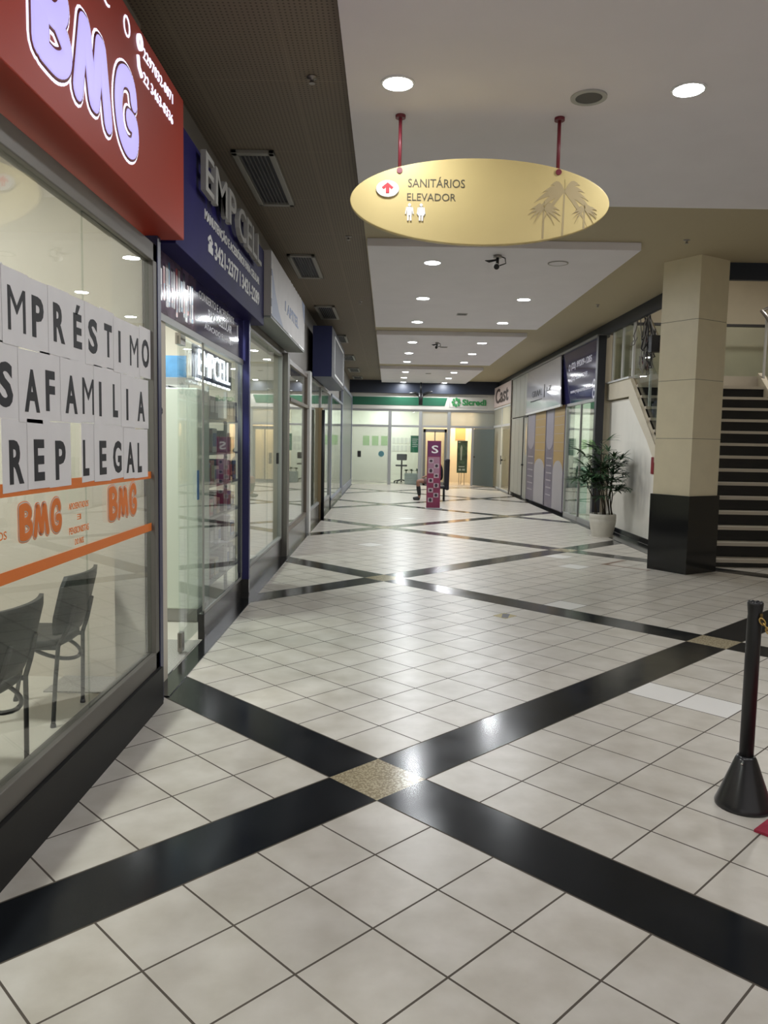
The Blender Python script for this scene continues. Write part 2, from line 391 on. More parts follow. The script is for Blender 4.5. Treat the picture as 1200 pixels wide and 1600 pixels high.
# ================================================================== STRUCTURE
YB = 29.5
struct(B(-1.45, 8, -4, YB+5, -0.1, 0).build('floor', M_FLOOR), 'pale diagonal floor tiles crossed by black granite bands with small speckled squares', 'floor')
shop_tile = mat('shop_floor_tile', (0.55, 0.52, 0.45), 0.3, noise=0.03, nscale=3)
struct(B(-5.2, -1.45, -4, YB, -0.1, 0).build('floor_shop', shop_tile), 'plain pale floor inside the shops along the left side', 'floor')
struct(B(-1.62, -0.3, -4, YB, 3.9, 4.02).build('ceiling', M_CEIL), 'dark brown perforated ceiling strip over the left shop fronts', 'ceiling')
c = MB(); c.box(-0.3, 4.12, -4, YB, 3.9, 4.02); c.box(4.12, 8, -4, 10.02, 3.9, 4.02)
struct(c.build('ceiling', M_CEIL2), 'plain olive-brown ceiling around the dropped white panels', 'ceiling')
for n_, (x0, x1, y0, y1, lab) in enumerate(((-0.3, 5.2, -4, 7.5, 'large white dropped ceiling panel above the yellow oval sign'), (-0.28, 2.85, 9.1, 15.35, 'white dropped ceiling panel with five round lights and a blank round hatch'),
        (-0.28, 2.85, 16.4, 22.4, 'white dropped ceiling panel in the middle of the corridor'), (-0.28, 2.85, 23.85, 29.2, 'white dropped ceiling panel nearest the bank front'))):
    struct(B(x0, x1, y0, y1, 3.81, 3.899).build('ceiling_panel', white_pnl, bevel=0.004), lab, 'ceiling panel')
struct(B(8, 8.1, -4, 17, 0, 5.4).build('wall_right_bounce', cream_wall), 'cream closing wall on the far right, added for light bounce', 'wall')  # closing wall beyond the frame, put in to bounce light
# right wall under the stairs, stair hall
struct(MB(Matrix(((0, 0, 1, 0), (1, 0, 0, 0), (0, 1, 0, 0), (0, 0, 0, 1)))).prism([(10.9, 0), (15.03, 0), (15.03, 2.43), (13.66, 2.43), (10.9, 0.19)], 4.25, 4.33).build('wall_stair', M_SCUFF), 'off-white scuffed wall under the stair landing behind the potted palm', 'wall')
w_ = MB(); w_.box(4.25, 8, 16.4, 16.5, 0, 5.4); w_.box(4.15, 8, 10.05, 16.4, 5.3, 5.4)
struct(w_.build('wall_stairhall', cream_wall), 'cream wall and high ceiling at the back of the stair hall', 'wall')
struct(B(4.225, 4.25, 10.9, 15.03, 0, 0.09).build('baseboard_stair', black_gr), 'black baseboard of the scuffed white wall', 'baseboard')
n_ = MB(); n_.box(4.1, 4.16, 10.0, YB, 3.69, 3.9); n_.box(4.1, 8, 9.98, 10.05, 3.69, 3.9)
struct(n_.build('trim_1', navy), 'dark navy fascia band along the right edge of the brown ceiling', 'trim')
struct(B(-1.6, 4.2, YB-0.22, YB-0.1, 3.43, 3.9).build('trim_2', navy), 'dark navy fascia band across the corridor above the bank sign', 'trim')
struct(B(-1.43, -1.31, 4.62, YB-0.1, 0, 0.006).build('trim_3', black_gr), 'black granite floor strip along the left shop fronts', 'trim')
struct(B(3.86, 4.2, 10.9, 28, 0, 0.006).build('trim_4', black_gr), 'black granite floor strip along the right shop fronts', 'trim')
struct(B(-2.1, -1.44, 4.66, 5.95, 0, 0.008).build('trim_5', mat('grey_granite', (0.30, 0.29, 0.27), 0.3, noise=0.5, nscale=120)), 'grey granite threshold of the phone shop doorway', 'trim')
# left shops' shell
l_ = MB(); l_.box(-1.62, -1.47, 4.7, YB, 2.72, 3.9); l_.box(-1.62, -1.44, -4, 4.6, 2.72, 3.9)
fascia_grey = mat('left_fascia', (0.27, 0.255, 0.235), 0.6)
struct(l_.build('wall_left', fascia_grey), 'grey-brown wall above the shop fronts on the left', 'wall')
l_ = MB(); l_.box(-5.3, -5.2, -4, YB, 0, 3.6); l_.box(-5.2, -1.62, -4, YB, 3.5, 3.6)
for y in (4.98, 10.6, 13.35, 16.05, 21.5, YB): l_.box(-5.2, -1.5, y, y+0.08, 0, 3.5)
struct(l_.build('wall_shops', beige_wall), 'beige walls and ceiling inside the left shops', 'wall')

# ---- pillar
PC = [(3.737, 9.59), (4.212, 9.885), (3.911, 10.36), (3.436, 10.05)]
def pil(grow, z0, z1):
    cx = sum(p[0] for p in PC)/4; cy = sum(p[1] for p in PC)/4
    q = [(cx+(x-cx)*grow, cy+(y-cy)*grow) for x, y in PC]
    return MB().hexa([(x, y, z0) for x, y in q] + [(x, y, z1) for x, y in q])
p_ = struct(pil(0.97, 0.98, 3.9).build('pillar', mat('pillar_joint', (0.20, 0.18, 0.14), 0.7)), 'square cream tiled pillar with a polished black base', 'pillar')
for z0, z1 in ((0.98, 1.688), (1.694, 2.412), (2.418, 3.141), (3.147, 3.9)):
    pil(0.985, z0, z1).build('cladding', cream, p_)
pil(1.06, 0, 0.98).build('pillar_base', mat('pillar_black', (0.007, 0.0075, 0.009), 0.13, noise=0.2, nscale=30), p_)

# ================================================================== LEFT SHOP FRONTS
def storefront(n, label, x, y0, y1, zp, zt, mull, frame_m, plinth_m, glass_m, depth=0.06, fw=0.05, rail=0.06, plinth_x=None, posts=True):
    f = MB()
    f.box(x-depth, x, y0, y1, zt-rail, zt); f.box(x-depth, x, y0, y1, zp, zp+rail)
    f.box(x-depth, x, y0, y0+fw, zp, zt); f.box(x-depth, x, y1-fw, y1, zp, zt)
    o = struct(f.build('window_%d' % n, frame_m, bevel=0.004), label, 'shop window')
    ys = [y0+fw] + list(mull) + [y1-fw]
    for a, b in zip(ys, ys[1:]):
        B(x-depth*0.5-0.005, x-depth*0.5+0.005, a+0.002, b-0.002, zp+rail, zt-rail).build('glass_pane', glass_m, o)
    px = plinth_x if plinth_x is not None else x
    if zp > 0.02: B(px-0.05, px, y0, y1, 0, zp).build('plinth', plinth_m, o)
    return o
plinth_black = mat('plinth_black', (0.009, 0.009, 0.009), 0.55, spec=0.3)
W1 = storefront(1, 'bank window wall with steel frame covered by paper sheets and orange stickers', -1.33, -1.0, 4.5, 0.225, 2.66, (1.4, 3.49), alu, plinth_black, M_GLASS, fw=0.07, rail=0.1, plinth_x=-1.31)
B(-1.40, -1.325, 4.5, 4.56, 0, 2.72).build('jamb', mat('navy_post', (0.02, 0.022, 0.075), 0.4), W1)
mm = MB(); mm.box(-1.6, -1.42, 4.52, 4.98, 0, 3.5); mm.build('return_wall', beige_wall, W1)
W2 = storefront(2, 'phone shop glass front beside the open doorway with navy end post', -1.42, 6.0, 7.58, 0.2, 2.34, (), alu_grey, dark_plinth, M_GLASS, fw=0.012, rail=0.03, depth=0.016)
B(-1.42, -1.355, 7.585, 7.655, 0.2, 2.74).build('post', mat('navy_post2', (0.02, 0.02, 0.12), 0.4), W2)
B(-1.42, -1.355, 7.585, 7.655, 0.0, 0.2).build('post_foot', dark_plinth, W2)
B(-1.45, -1.41, 4.6, 7.6, 2.30, 2.345).build('lintel', alu_grey, W2)
d_ = MB(); d_.box(-1.50, -1.488, 5.55, 6.25, 0.05, 2.3)
DR = struct(d_.build('door_1', M_GLASS_CLEAR), 'frameless sliding glass door of the phone shop standing open', 'door')
h_ = MB(); h_.box(-1.51, -1.478, 5.55, 5.62, 0.02, 0.16); h_.box(-1.515, -1.475, 5.55, 5.68, 2.24, 2.32); h_.build('clamp', steel, DR)
h_ = MB(); h_.box(-1.486, -1.481, 6.05, 6.10, 1.10, 1.33); h_.build('blue_sticker', mat('blue_sticker', (0.03, 0.12, 0.32), 0.5), DR)
W3 = storefront(3, 'wide pale green glass shop window under the white light box', -1.42, 7.66, 10.45, 0.25, 2.72, (9.35,), alu_grey, dark_plinth, M_GLASS, fw=0.02, rail=0.03)
h_ = MB(); h_.box(-1.415, -1.385, 9.86, 9.90, 1.28, 1.42); h_.build('pull_handle', black, W3)
B(-1.43, -1.35, 10.45, 10.66, 0, 2.74).build('jamb', alu, W3)
W4 = storefront(4, 'brown framed shop window beyond the white light box', -1.37, 10.66, 13.2, 0.3, 2.70, (), brown_frame, dark_plinth, M_GLASS, fw=0.07, rail=0.07)
B(-1.42, -1.33, 13.2, 13.5, 0, 2.75).build('white_mullion', alu_white, W4)
B(-1.38, -1.345, 10.75, 13.2, 2.12, 2.17).build('transom', brown_frame, W4)
W5 = storefront(5, 'shop window below the navy blade sign', -1.38, 13.5, 16.0, 0.3, 2.72, (14.8,), alu_grey, dark_plinth, M_GLASS, fw=0.05, rail=0.05)
B(-1.41, -1.33, 15.75, 15.95, 0, 2.25).build('brown_post', mat('tan_post', (0.30, 0.22, 0.12), 0.5), W5)
MB().cyl((-1.30, 15.6, 0), (-1.30, 15.6, 2.2), 0.035).build('black_pole', black, W5)
W6 = storefront(6, 'narrow shop window beyond the tan post', -1.38, 16.0, 18.7, 0.25, 2.72, (17.3,), alu_grey, dark_plinth, M_GLASS, fw=0.06, rail=0.05)
W7 = storefront(7, 'blue-grey shop front before the end of the left side', -1.36, 18.7, 23.2, 0.15, 2.72, (20.2, 21.7), mat('blue_grey_frame', (0.25, 0.27, 0.33), 0.4), dark_plinth, M_GLASS, fw=0.1, rail=0.06)
W8 = storefront(8, 'last blue-grey shop front against the bank', -1.36, 23.2, YB-0.12, 0.1, 3.3, (26.2,), MATS['blue_grey_frame'], MATS['blue_grey_frame'], M_FROST, fw=0.2, rail=0.1)

# ---- bank window: paper sheets with letters, stickers
GX = -1.352   # outer face of the pane
def ypx(px): return -GX*1212/(606-px)
rows = [
    (2.172, 1.902, 1.955, 2.11, 'top', [('E', 2.64), ('M', ypx(30)), ('P', ypx(63)), ('R', ypx(95)), ('\u00c9', ypx(124)), ('S', ypx(147)), ('T', ypx(171)), ('I', ypx(188)), ('M', ypx(211)), ('O', ypx(228))], 2.53, 4.47),
    (1.900, 1.632, 1.67, 1.83, 'middle', [('S', ypx(10)), ('A', ypx(51)), ('F', ypx(80)), ('A', ypx(112)), ('M', ypx(139)), ('I', ypx(157)), ('L', ypx(181)), ('I', ypx(199)), ('A', ypx(221))], 2.62, 4.38),
    (1.630, 1.366, 1.395, 1.555, 'bottom', [('R', ypx(25)), ('E', ypx(60)), ('P', ypx(94))], 2.72, 3.30),
    (1.630, 1.366, 1.395, 1.555, 'bottom', [('L', ypx(134)), ('E', ypx(160)), ('G', ypx(183)), ('A', ypx(203)), ('L', ypx(218))], 3.43, 4.36),
]
WID = {'I': 0.03, 'M': 0.135, 'L': 0.07, 'E': 0.09, 'T': 0.10, 'F': 0.085, 'P': 0.10, 'S': 0.11, 'O': 0.13, 'A': 0.125, 'G': 0.12, 'R': 0.11, '\u00c9': 0.09}
ordn = ['first', 'second', 'third', 'fourth', 'fifth', 'sixth', 'seventh', 'eighth', 'ninth', 'tenth']
for (zt, zb, l0, l1, rn, let, ya, yb) in rows:
    cs = [y for _, y in let]
    bounds = [ya] + [(a+b)/2 for a, b in zip(cs, cs[1:])] + [yb]
    for k, (ch, y) in enumerate(let):
        j = random.uniform(-0.008, 0.008); off = 0.0016*(k % 2)
        s_ = MB(LEFTF(GX)); a0, a1 = bounds[k]-0.006, bounds[k+1]+0.006
        s_.prism([(a0, zb+j), (a1, zb+j+random.uniform(-.004, .004)), (a1, zt+j), (a0, zt+j+random.uniform(-.004, .004))], 0.0015+off, 0.0024+off)
        o = s_.build('paper_sheet', paper)
        nm = {'\u00c9': 'accented E'}.get(ch, ch)
        where = {'top': 'in the top row', 'middle': 'in the middle row', 'bottom': 'in the bottom row'}[rn]
        if rn == 'bottom': pos = 'near end of the' if k == 0 and ch == 'R' else 'of the'
        same = [q for q, _ in let].count(ch)
        idx = [q for q, _ in let][:k+1].count(ch)
        lab = 'white sheet with black letter %s %s taped on bank window' % (nm, where)
        if same > 1: lab = 'white sheet with the %s letter %s %s on bank window' % (ordn[idx-1], nm, where)
        if rn == 'bottom' and ch == 'E': lab = 'white sheet with letter E between %s in the bottom row' % ('R and P' if len(let) == 3 else 'L and G')
        tag(o, lab, 'paper sheet', 'lettered sheets on the bank window')
        wd = WID[ch]; hz = 0.03 if ch == '\u00c9' else 0
        MB(LEFTF(GX)).text(ch, y-wd/2, y+wd/2, l0+j, l1+j+hz, 0.0026+off, 0.0008, bold=0.0 if ch == 'M' else 0.035).build('letter', ink, o)
st = MB(LEFTF(GX))
tag(st.prism([(-0.9, 1.375), (4.43, 1.345), (4.43, 1.385), (-0.9, 1.44)], 0.0004, 0.0012).build('window_sticker', orange), 'upper orange stripe sticker across bank window behind the sheets', 'sticker')
st = MB(LEFTF(GX))
tag(st.box(-0.9, 4.43, 1.045, 1.09, 0.0004, 0.0012).build('window_sticker', orange), 'lower orange stripe sticker across the bank window', 'sticker')
# bubble logo: strokes in a unit box (0..3 wide, 0..1 high)
LOGO = [
    [[(0.13, 0.08), (0.13, 0.92)], [(0.24, 0.08), (0.24, 0.92)], [(0.2, 0.94), (0.5, 0.94), (0.68, 0.76), (0.52, 0.54), (0.2, 0.52)], [(0.5, 0.53), (0.72, 0.36), (0.70, 0.18), (0.5, 0.06), (0.2, 0.06)]],
    [[(0.98, 0.06), (1.14, 0.85)], [(1.14, 0.85), (1.20, 0.85), (1.36, 0.14)], [(1.36, 0.14), (1.42, 0.14), (1.56, 0.85)], [(1.56, 0.85), (1.62, 0.85), (1.78, 0.06)]],
    [[(2.62, 0.74), (2.56, 0.90), (2.38, 0.95), (2.18, 0.82), (2.10, 0.5), (2.18, 0.18), (2.38, 0.05), (2.58, 0.10), (2.66, 0.26), (2.64, 0.42), (2.46, 0.43)]],
]
def logo(mb, a0, a1, b0, b1, r, c, h, only=None):
    for L in LOGO:
        for p in L:
            if len(p) > 3:      # smooth the curved strokes
                e = [p[0]] + p + [p[-1]]; sm = []
                for i in range(1, len(e)-2):
                    for q in range(5):
                        t = q/5; P0, P1, P2, P3 = e[i-1], e[i], e[i+1], e[i+2]
                        sm.append(tuple(0.5*(2*P1[k] + (P2[k]-P0[k])*t + (2*P0[k]-5*P1[k]+4*P2[k]-P3[k])*t*t + (3*P1[k]-P0[k]-3*P2[k]+P3[k])*t**3) for k in (0, 1)))
                p = sm + [p[-1]]
            mb.stroke([(a0 + (a1-a0)*x/2.8, b0 + (b1-b0)*y) for x, y in p], r, c, h)
    return mb
for (a0, a1, b0, b1, lab) in ((ypx(24)+.01, ypx(98)-.02, 1.19, 1.315, 'orange rounded bank logo sticker beside the small orange writing'), (ypx(166)+.02, ypx(216)-.03, 1.175, 1.325, 'orange rounded bank logo sticker nearest the window edge')):
    o = thing('logo_sticker', lab, 'sticker', (GX, (a0+a1)/2, b0))
    q_ = (b1-b0)/0.125
    logo(MB(LEFTF(GX)), a0, a1, b0, b1, 0.0225*q_, 0.0004, 0.0012).build('outer_rim', orange, o)
    logo(MB(LEFTF(GX)), a0, a1, b0, b1, 0.0195*q_, 0.0010, 0.0014).build('rim', white_vinyl, o)
    logo(MB(LEFTF(GX)), a0, a1, b0, b1, 0.0155*q_, 0.0016, 0.0016).build('letters', orange, o)
yc0, yc1 = ypx(106), ypx(137)
for s_, z, hh, sh, lab in (('APOSENTADOS', 1.262, 0.028, 0, 'top line of small orange writing between the two window logos'), ('E', 1.213, 0.024, 0.13, 'single small orange letter E between the two window logos'),
        ('PENSIONISTAS', 1.155, 0.03, 0, 'third line of small orange writing between the two window logos'), ('DO INSS', 1.105, 0.026, 0.06, 'short lowest line of orange writing between the two window logos')):
    tag(MB(LEFTF(GX)).text(s_, yc0+sh, yc1-sh, z, z+hh, 0.0004, 0.001, bold=0.01).build('window_sticker', orange), lab, 'sticker')
tag(MB(LEFTF(GX)).text('ROS', 2.64, 2.735, 1.205, 1.235, 0.0004, 0.001, bold=0.01).build('window_sticker', orange), 'small orange writing cut off by the photo edge on the bank window', 'sticker')

# ---- red bank sign (box) with back-lit letters
RS = thing('shop_sign', 'large red bank sign box with glowing violet letters', 'sign', (-1.3, 2.9, 2.715))
B(-1.43, -1.2, 0.8, 4.6, 2.715, 3.49).build('sign_box', red_sign, RS, bevel=0.006)
LX = LEFTF(-1.2)
A0, A1, Z0, Z1 = 2.658, 3.77, 2.862, 3.19
logo(MB(LX), A0, A1, Z0, Z1, 0.067, 0.001, 0.004).build('letter_rim', glow_white, RS)
logo(MB(LX), A0, A1, Z0, Z1, 0.056, 0.004, 0.004).build('letter_gap', mat('dark_red_gap', (0.16, 0.02, 0.025), 0.5), RS)
logo(MB(LX), A0, A1, Z0, Z1, 0.045, 0.007, 0.004).build('letter_face', glow_violet, RS)
for k, ch in enumerate('BANCO'):
    y = 3.63 - 0.26*(4-k); MB(LX).text(ch, y-0.042, y+0.042, 3.355, 3.445, 0.0, 0.004, bold=-0.01).build('small_letter', glow_white, RS)
MB(LX).ring(3.80, 3.415, 0.026, 0.036, 0.0, 0.012, 16).build('phone_symbol', glow_white, RS)
MB(LX).text('2297032-0071', 3.86, 4.37, 3.375, 3.425, 0.0, 0.004).build('phone_number', glow_white, RS)
MB(LX).stroke([(3.775, 3.34), (3.785, 3.30), (3.825, 3.275)], 0.009, 0.0, 0.012).build('phone_symbol', glow_white, RS)
MB(LX).text('22 3463-8336', 3.86, 4.37, 3.265, 3.315, 0.0, 0.004).build('phone_number', glow_white, RS)

# ---- navy phone shop sign with raised letters
ES = thing('shop_sign', 'navy phone shop sign with raised white letters and phone numbers', 'sign', (-1.4, 6.3, 2.72))
B(-1.47, -1.27, 4.68, 7.92, 2.72, 3.45).build('sign_box', navy_sign, ES, bevel=0.004)
raised = mat('raised_letter', (0.33, 0.32, 0.30), 0.6)
LX = LEFTF(-1.27)
MB(LX).text('EMP', 5.17, 6.18, 3.18, 3.43, 0.03, 0.035, bold=0.005).text('CELL', 6.28, 7.38, 3.18, 3.43, 0.03, 0.035, bold=0.005).build('raised_lettering', raised, ES)
sw_ = mat('sign_white', (0.62, 0.61, 0.60), 0.5)
MB(LX).text('MANUTEN\u00c7\u00c3O E ACESS\u00d3RIOS PARA CELULAR', 5.40, 7.62, 3.045, 3.145, 0.0, 0.004, bold=0.03).build('lettering', sw_, ES)
MB(LX).text('3421-2377', 5.70, 6.58, 2.86, 2.985, 0.0, 0.004, bold=0.02).build('phone_number', sw_, ES)
MB(LX).box(6.65, 6.67, 2.86, 2.985, 0.0, 0.004).build('divider', sw_, ES)
MB(LX).text('3421-2289', 6.74, 7.62, 2.86, 2.985, 0.0, 0.004, bold=0.02).build('phone_number', sw_, ES)
t_ = MB(LX); t_.box(5.50, 5.64, 2.87, 2.92, 0, 0.004); t_.box(5.53, 5.61, 2.92, 2.95, 0, 0.004); t_.stroke([(5.51, 2.955), (5.57, 2.985), (5.63, 2.955)], 0.014, 0, 0.004)
t_.build('phone_symbol', sw_, ES)

# ---- poster strip over the phone shop door (behind/at glass) with photo collage
PS = thing('shop_poster', 'dark blue poster strip with white writing and phone pictures above shop door', 'poster', (-1.408, 6.2, 2.345))
LX = LEFTF(-1.42)
B(-1.42, -1.408, 5.72, 7.55, 2.345, 2.72).build('poster_panel', mat('poster_blue', (0.022, 0.018, 0.10), 0.07), PS)
pw_ = mat('poster_white', (0.75, 0.75, 0.78), 0.4)
for q_ in (('CONSERTO E ACESS\u00d3RIOS', 5.80, 7.1, 2.605, 2.68), ('PARA CELULAR', 6.1, 7.0, 2.505, 2.575), ('ATACADO E VAREJO', 5.98, 7.05, 2.40, 2.455)):
    MB(LEFTF(-1.408)).text(*q_, 0.0, 0.002, bold=0.01).build('lettering', pw_, PS)
MB(LEFTF(-1.408)).box(7.25, 7.27, 2.50, 2.62, 0, 0.002).build('mark', pw_, PS)
B(-1.42, -1.408, 4.66, 5.72, 2.345, 2.72).build('picture_panel', mat('poster_mauve', (0.12, 0.08, 0.13), 0.07, noise=0.8, nscale=3), PS)
phc = [mat('pic_blue', (0.05, 0.16, 0.28), 0.2), mat('pic_dark', (0.03, 0.03, 0.05), 0.2), mat('pic_white', (0.6, 0.6, 0.62), 0.2), mat('pic_red', (0.35, 0.05, 0.05), 0.2), mat('pic_grey', (0.25, 0.22, 0.22), 0.2)]
p_ = MB(LEFTF(-1.408)); rr = random.Random(3)
for k in range(16):
    a = 4.72 + 0.058*k; wq = rr.uniform(0.03, 0.06); z0 = 2.37 + rr.uniform(0, 0.06); z1 = 2.66 + rr.uniform(-0.08, 0.04)
    p_.mi(k % 5).box(a, a+wq, z0, z1, 0.0003, 0.0012)
    p_.mi((k+2) % 5).box(a+0.008, a+wq-0.008, z0+0.03, (z0+z1)/2, 0.0013, 0.0018)
p_.build('phone_pictures', phc, PS)

# ---- neon sign inside phone shop window
NS = thing('neon_sign', 'glowing white neon lettering sign hung inside the phone shop window', 'sign', (-1.55, 7.1, 2.06))
B(-1.575, -1.56, 6.25, 7.75, 2.07, 2.33).build('backing', mat('neon_back', (0.03, 0.035, 0.10), 0.3), NS)
MB(LEFTF(-1.56)).text('EMPCELL', 6.4, 7.65, 2.10, 2.31, 0.002, 0.008, bold=-0.008).build('lettering', neon, NS)
for k in range(7): MB(LEFTF(-1.56)).box(6.3+0.2*k, 6.42+0.2*k, 2.05, 2.066, 0, 0.012).build('led_dash', neon, NS)

# ---- white display cabinet by the door, shelf rack and stock
tag(B(-2.02, -1.6, 6.55, 6.95, 0.12, 2.0).build('display_cabinet', mat('cabinet_white', (0.62, 0.68, 0.60), 0.35), bevel=0.01), 'tall pale cabinet side just inside the phone shop door', 'cabinet')
B(-2.0, -1.62, 6.58, 6.92, 0.0, 0.12).build('cabinet_foot', alu_grey, bpy.data.objects['display_cabinet'])
RK = thing('shelf_rack', 'glass shelf rack of phone accessories behind the phone shop window', 'shelf', (-1.75, 7.7, 0))
SH = [0.25, 0.55, 0.85, 1.15, 1.45, 1.78]
SY0, SY1, SX0, SX1 = 7.02, 8.6, -1.98, -1.62
bk = MB(); bk.box(SX0-0.03, SX0, SY0, SY1, 0, 2.05); bk.build('back_panel', mat('rack_back', (0.20, 0.20, 0.22), 0.5), RK)
for z in SH: B(SX0, SX1, SY0, SY1, z-0.02, z).build('shelf', mat('shelf_grey', (0.22, 0.23, 0.24), 0.3), RK)
for y in (SY0, (SY0+SY1)/2, SY1-0.03): B(SX1-0.03, SX1, y, y+0.03, 0, 2.05).build('upright', alu_white, RK)
boxm = [mat('box_grey', (0.30, 0.29, 0.28), 0.5), mat('box_black', (0.03, 0.03, 0.035), 0.4), mat('box_white', (0.62, 0.61, 0.6), 0.4), mat('box_red', (0.38, 0.03, 0.035), 0.4), mat('box_blue', (0.05, 0.10, 0.32), 0.4), mat('box_tan', (0.42, 0.33, 0.20), 0.5), mat('box_maroon', (0.17, 0.06, 0.06), 0.5)]
lev = ['lowest', 'second lowest', 'third', 'fourth', 'fifth', 'topmost']
rr = random.Random(11)
for si, z in enumerate(SH):
    y = SY0+0.06; k = 0
    while y < SY1-0.2:
        wq = rr.uniform(0.10, 0.19); hq = rr.uniform(0.15, 0.24); ci = rr.choice([0, 0, 1, 1, 2, 3, 4, 5, 6, 2])
        if si == 5: ci = 0; hq = 0.2
        if si == 3 and k == 1: ci = 3
        if si == 3 and k == 0: ci = 4
        cn = ['grey', 'black', 'white', 'red', 'blue', 'tan', 'maroon'][ci]
        m_ = MB(); m_.box(-1.84, -1.66, y, y+wq, z+0.001, z+hq)
        o = m_.build('boxed_accessory', boxm[ci], bevel=0.004)
        tag(o, 'small %s boxed phone accessory on the %s shelf of the shop window rack' % (cn, lev[si]), 'box', 'boxed accessories %s on the %s rack shelf' % (cn, lev[si]))
        MB(LEFTF(-1.66)).box(y+0.015, y+wq-0.015, z+hq*0.25, z+hq*0.8, 0, 0.002).build('printed_front', boxm[(ci+2) % 7], o)
        y += wq + rr.uniform(0.02, 0.05); k += 1
        if y < SY0+0.84 and y+0.2 > SY0+0.79: y = SY0+0.84
# wall rack seen through the gap of the doorway
WR = thing('wall_rack', 'narrow rack of hanging goods at the back of the phone shop doorway', 'rack', (-2.5, 7.9, 0))
B(-2.83, -2.05, 8.0, 8.04, 0.0, 2.2).build('back_panel', alu_white, WR)
for z in (0.3, 0.75, 1.2, 1.6): B(-2.83, -2.05, 7.75, 8.0, z, z+0.02).build('shelf', alu_white, WR)
for k, (z, ci, nm) in enumerate(((0.32, 1, 'black'), (0.77, 0, 'grey'), (1.22, 2, 'white'), (1.62, 4, 'blue'))):
    for q in range(4):
        m_ = MB().box(-2.8+0.19*q, -2.66+0.19*q, 7.78, 7.92, z+0.001, z+0.24)
        tag(m_.build('boxed_accessory', boxm[ci], bevel=0.004), 'small %s box on the rack behind the phone shop doorway' % nm, 'box', '%s boxes on the doorway rack' % nm)
BP = thing('poster', 'small blue poster above the pale cabinet inside the phone shop doorway', 'poster', (-1.8, 6.6, 2.05))
B(-1.92, -1.71, 6.6, 6.615, 2.09, 2.27).build('sheet', mat('poster_sky', (0.12, 0.33, 0.60), 0.4, noise=0.35, nscale=4), BP)
B(-1.98, -1.62, 6.59, 6.63, 2.03, 2.085).build('hanging_rail', alu_grey, BP)
hd = thing('headphones', 'black headband loop hanging by the phone shop door post', 'headphones', (-1.46, 4.75, 1.68))
MB().tube([(-1.43+0.05*math.cos(a), 4.72+0.02*math.cos(a), 1.74+0.045*math.sin(a)) for a in [2*PI*k/24 for k in range(25)]], 0.009, 8).build('loop', black, hd)
MB().cyl((-1.50, 4.70, 1.74), (-1.40, 4.70, 1.74), 0.006).build('hook', steel, hd)

# ---- white light box sign
LB = thing('shop_sign', 'faded white light box sign with blue swoosh and worn bright edges', 'sign', (-1.3, 9.5, 2.81))
B(-1.44, -1.2, 7.95, 11.05, 2.83, 3.47).build('sign_box', mat('faded_white', (0.42, 0.395, 0.38), 0.5, noise=0.06, nscale=4), LB)
B(-1.44, -1.205, 7.96, 11.04, 2.81, 2.83).build('soffit', mat('soffit_grey', (0.20, 0.22, 0.21), 0.5), LB)
LX = LEFTF(-1.2); fb = mat('faded_blue', (0.13, 0.17, 0.29), 0.5)
MB(LX).prism([(7.96, 2.835), (8.85, 2.835), (8.5, 2.95), (8.23, 3.1), (8.05, 3.25), (7.96, 3.31)], 0, 0.002).build('swoosh', fb, LB)
MB(LX).prism([(10.7, 3.465), (11.04, 3.465), (11.04, 3.2), (10.9, 3.28)], 0, 0.002).build('swoosh', fb, LB)
MB(LX).text('I', 9.0, 9.06, 3.05, 3.16, 0, 0.003, bold=0.03).build('lettering', fb, LB); MB(LX).text('APITEL', 9.16, 10.3, 3.03, 3.16, 0, 0.003, bold=0.03).build('lettering', fb, LB)
e_ = MB(LX)
for a, b in ((2.85, 2.92), (3.0, 3.22), (3.29, 3.46)): e_.box(7.945, 7.97, a, b, -0.004, 0.004)
for a, b in ((9.3, 9.6), (10.35, 10.9)): e_.box(a, b, 2.826, 2.845, -0.004, 0.004)
for k in range(6): e_.box(9.4+0.22*k, 9.45+0.22*k, 3.46, 3.472, -0.002, 0.003)
e_.build('worn_edge', mat('bare_metal_edge', (0.85, 0.85, 0.85), 0.3), LB)

# ---- navy blade sign further along, with framed sign on its side
NB = thing('blade_sign', 'dark blue box sign jutting out over the left shop fronts', 'sign', (-1.2, 16, 2.72))
B(-1.37, -1.03, 14.0, 17.9, 2.73, 3.62).build('sign_box', mat('deep_blue', (0.012, 0.017, 0.075), 0.4), NB)
f_ = MB(LEFTF(-1.03)); f_.box(14.6, 17.4, 2.8, 2.84, 0, 0.012).box(14.6, 17.4, 3.5, 3.54, 0, 0.012).box(14.6, 14.66, 2.8, 3.54, 0, 0.012).box(17.34, 17.4, 2.8, 3.54, 0, 0.012)
f_.build('white_border', alu_white, NB)
MB(LEFTF(-1.03)).box(14.0, 17.9, 2.73, 3.62, 0, 0.004).build('side_face', mat('side_grey', (0.06, 0.06, 0.065), 0.7), NB)

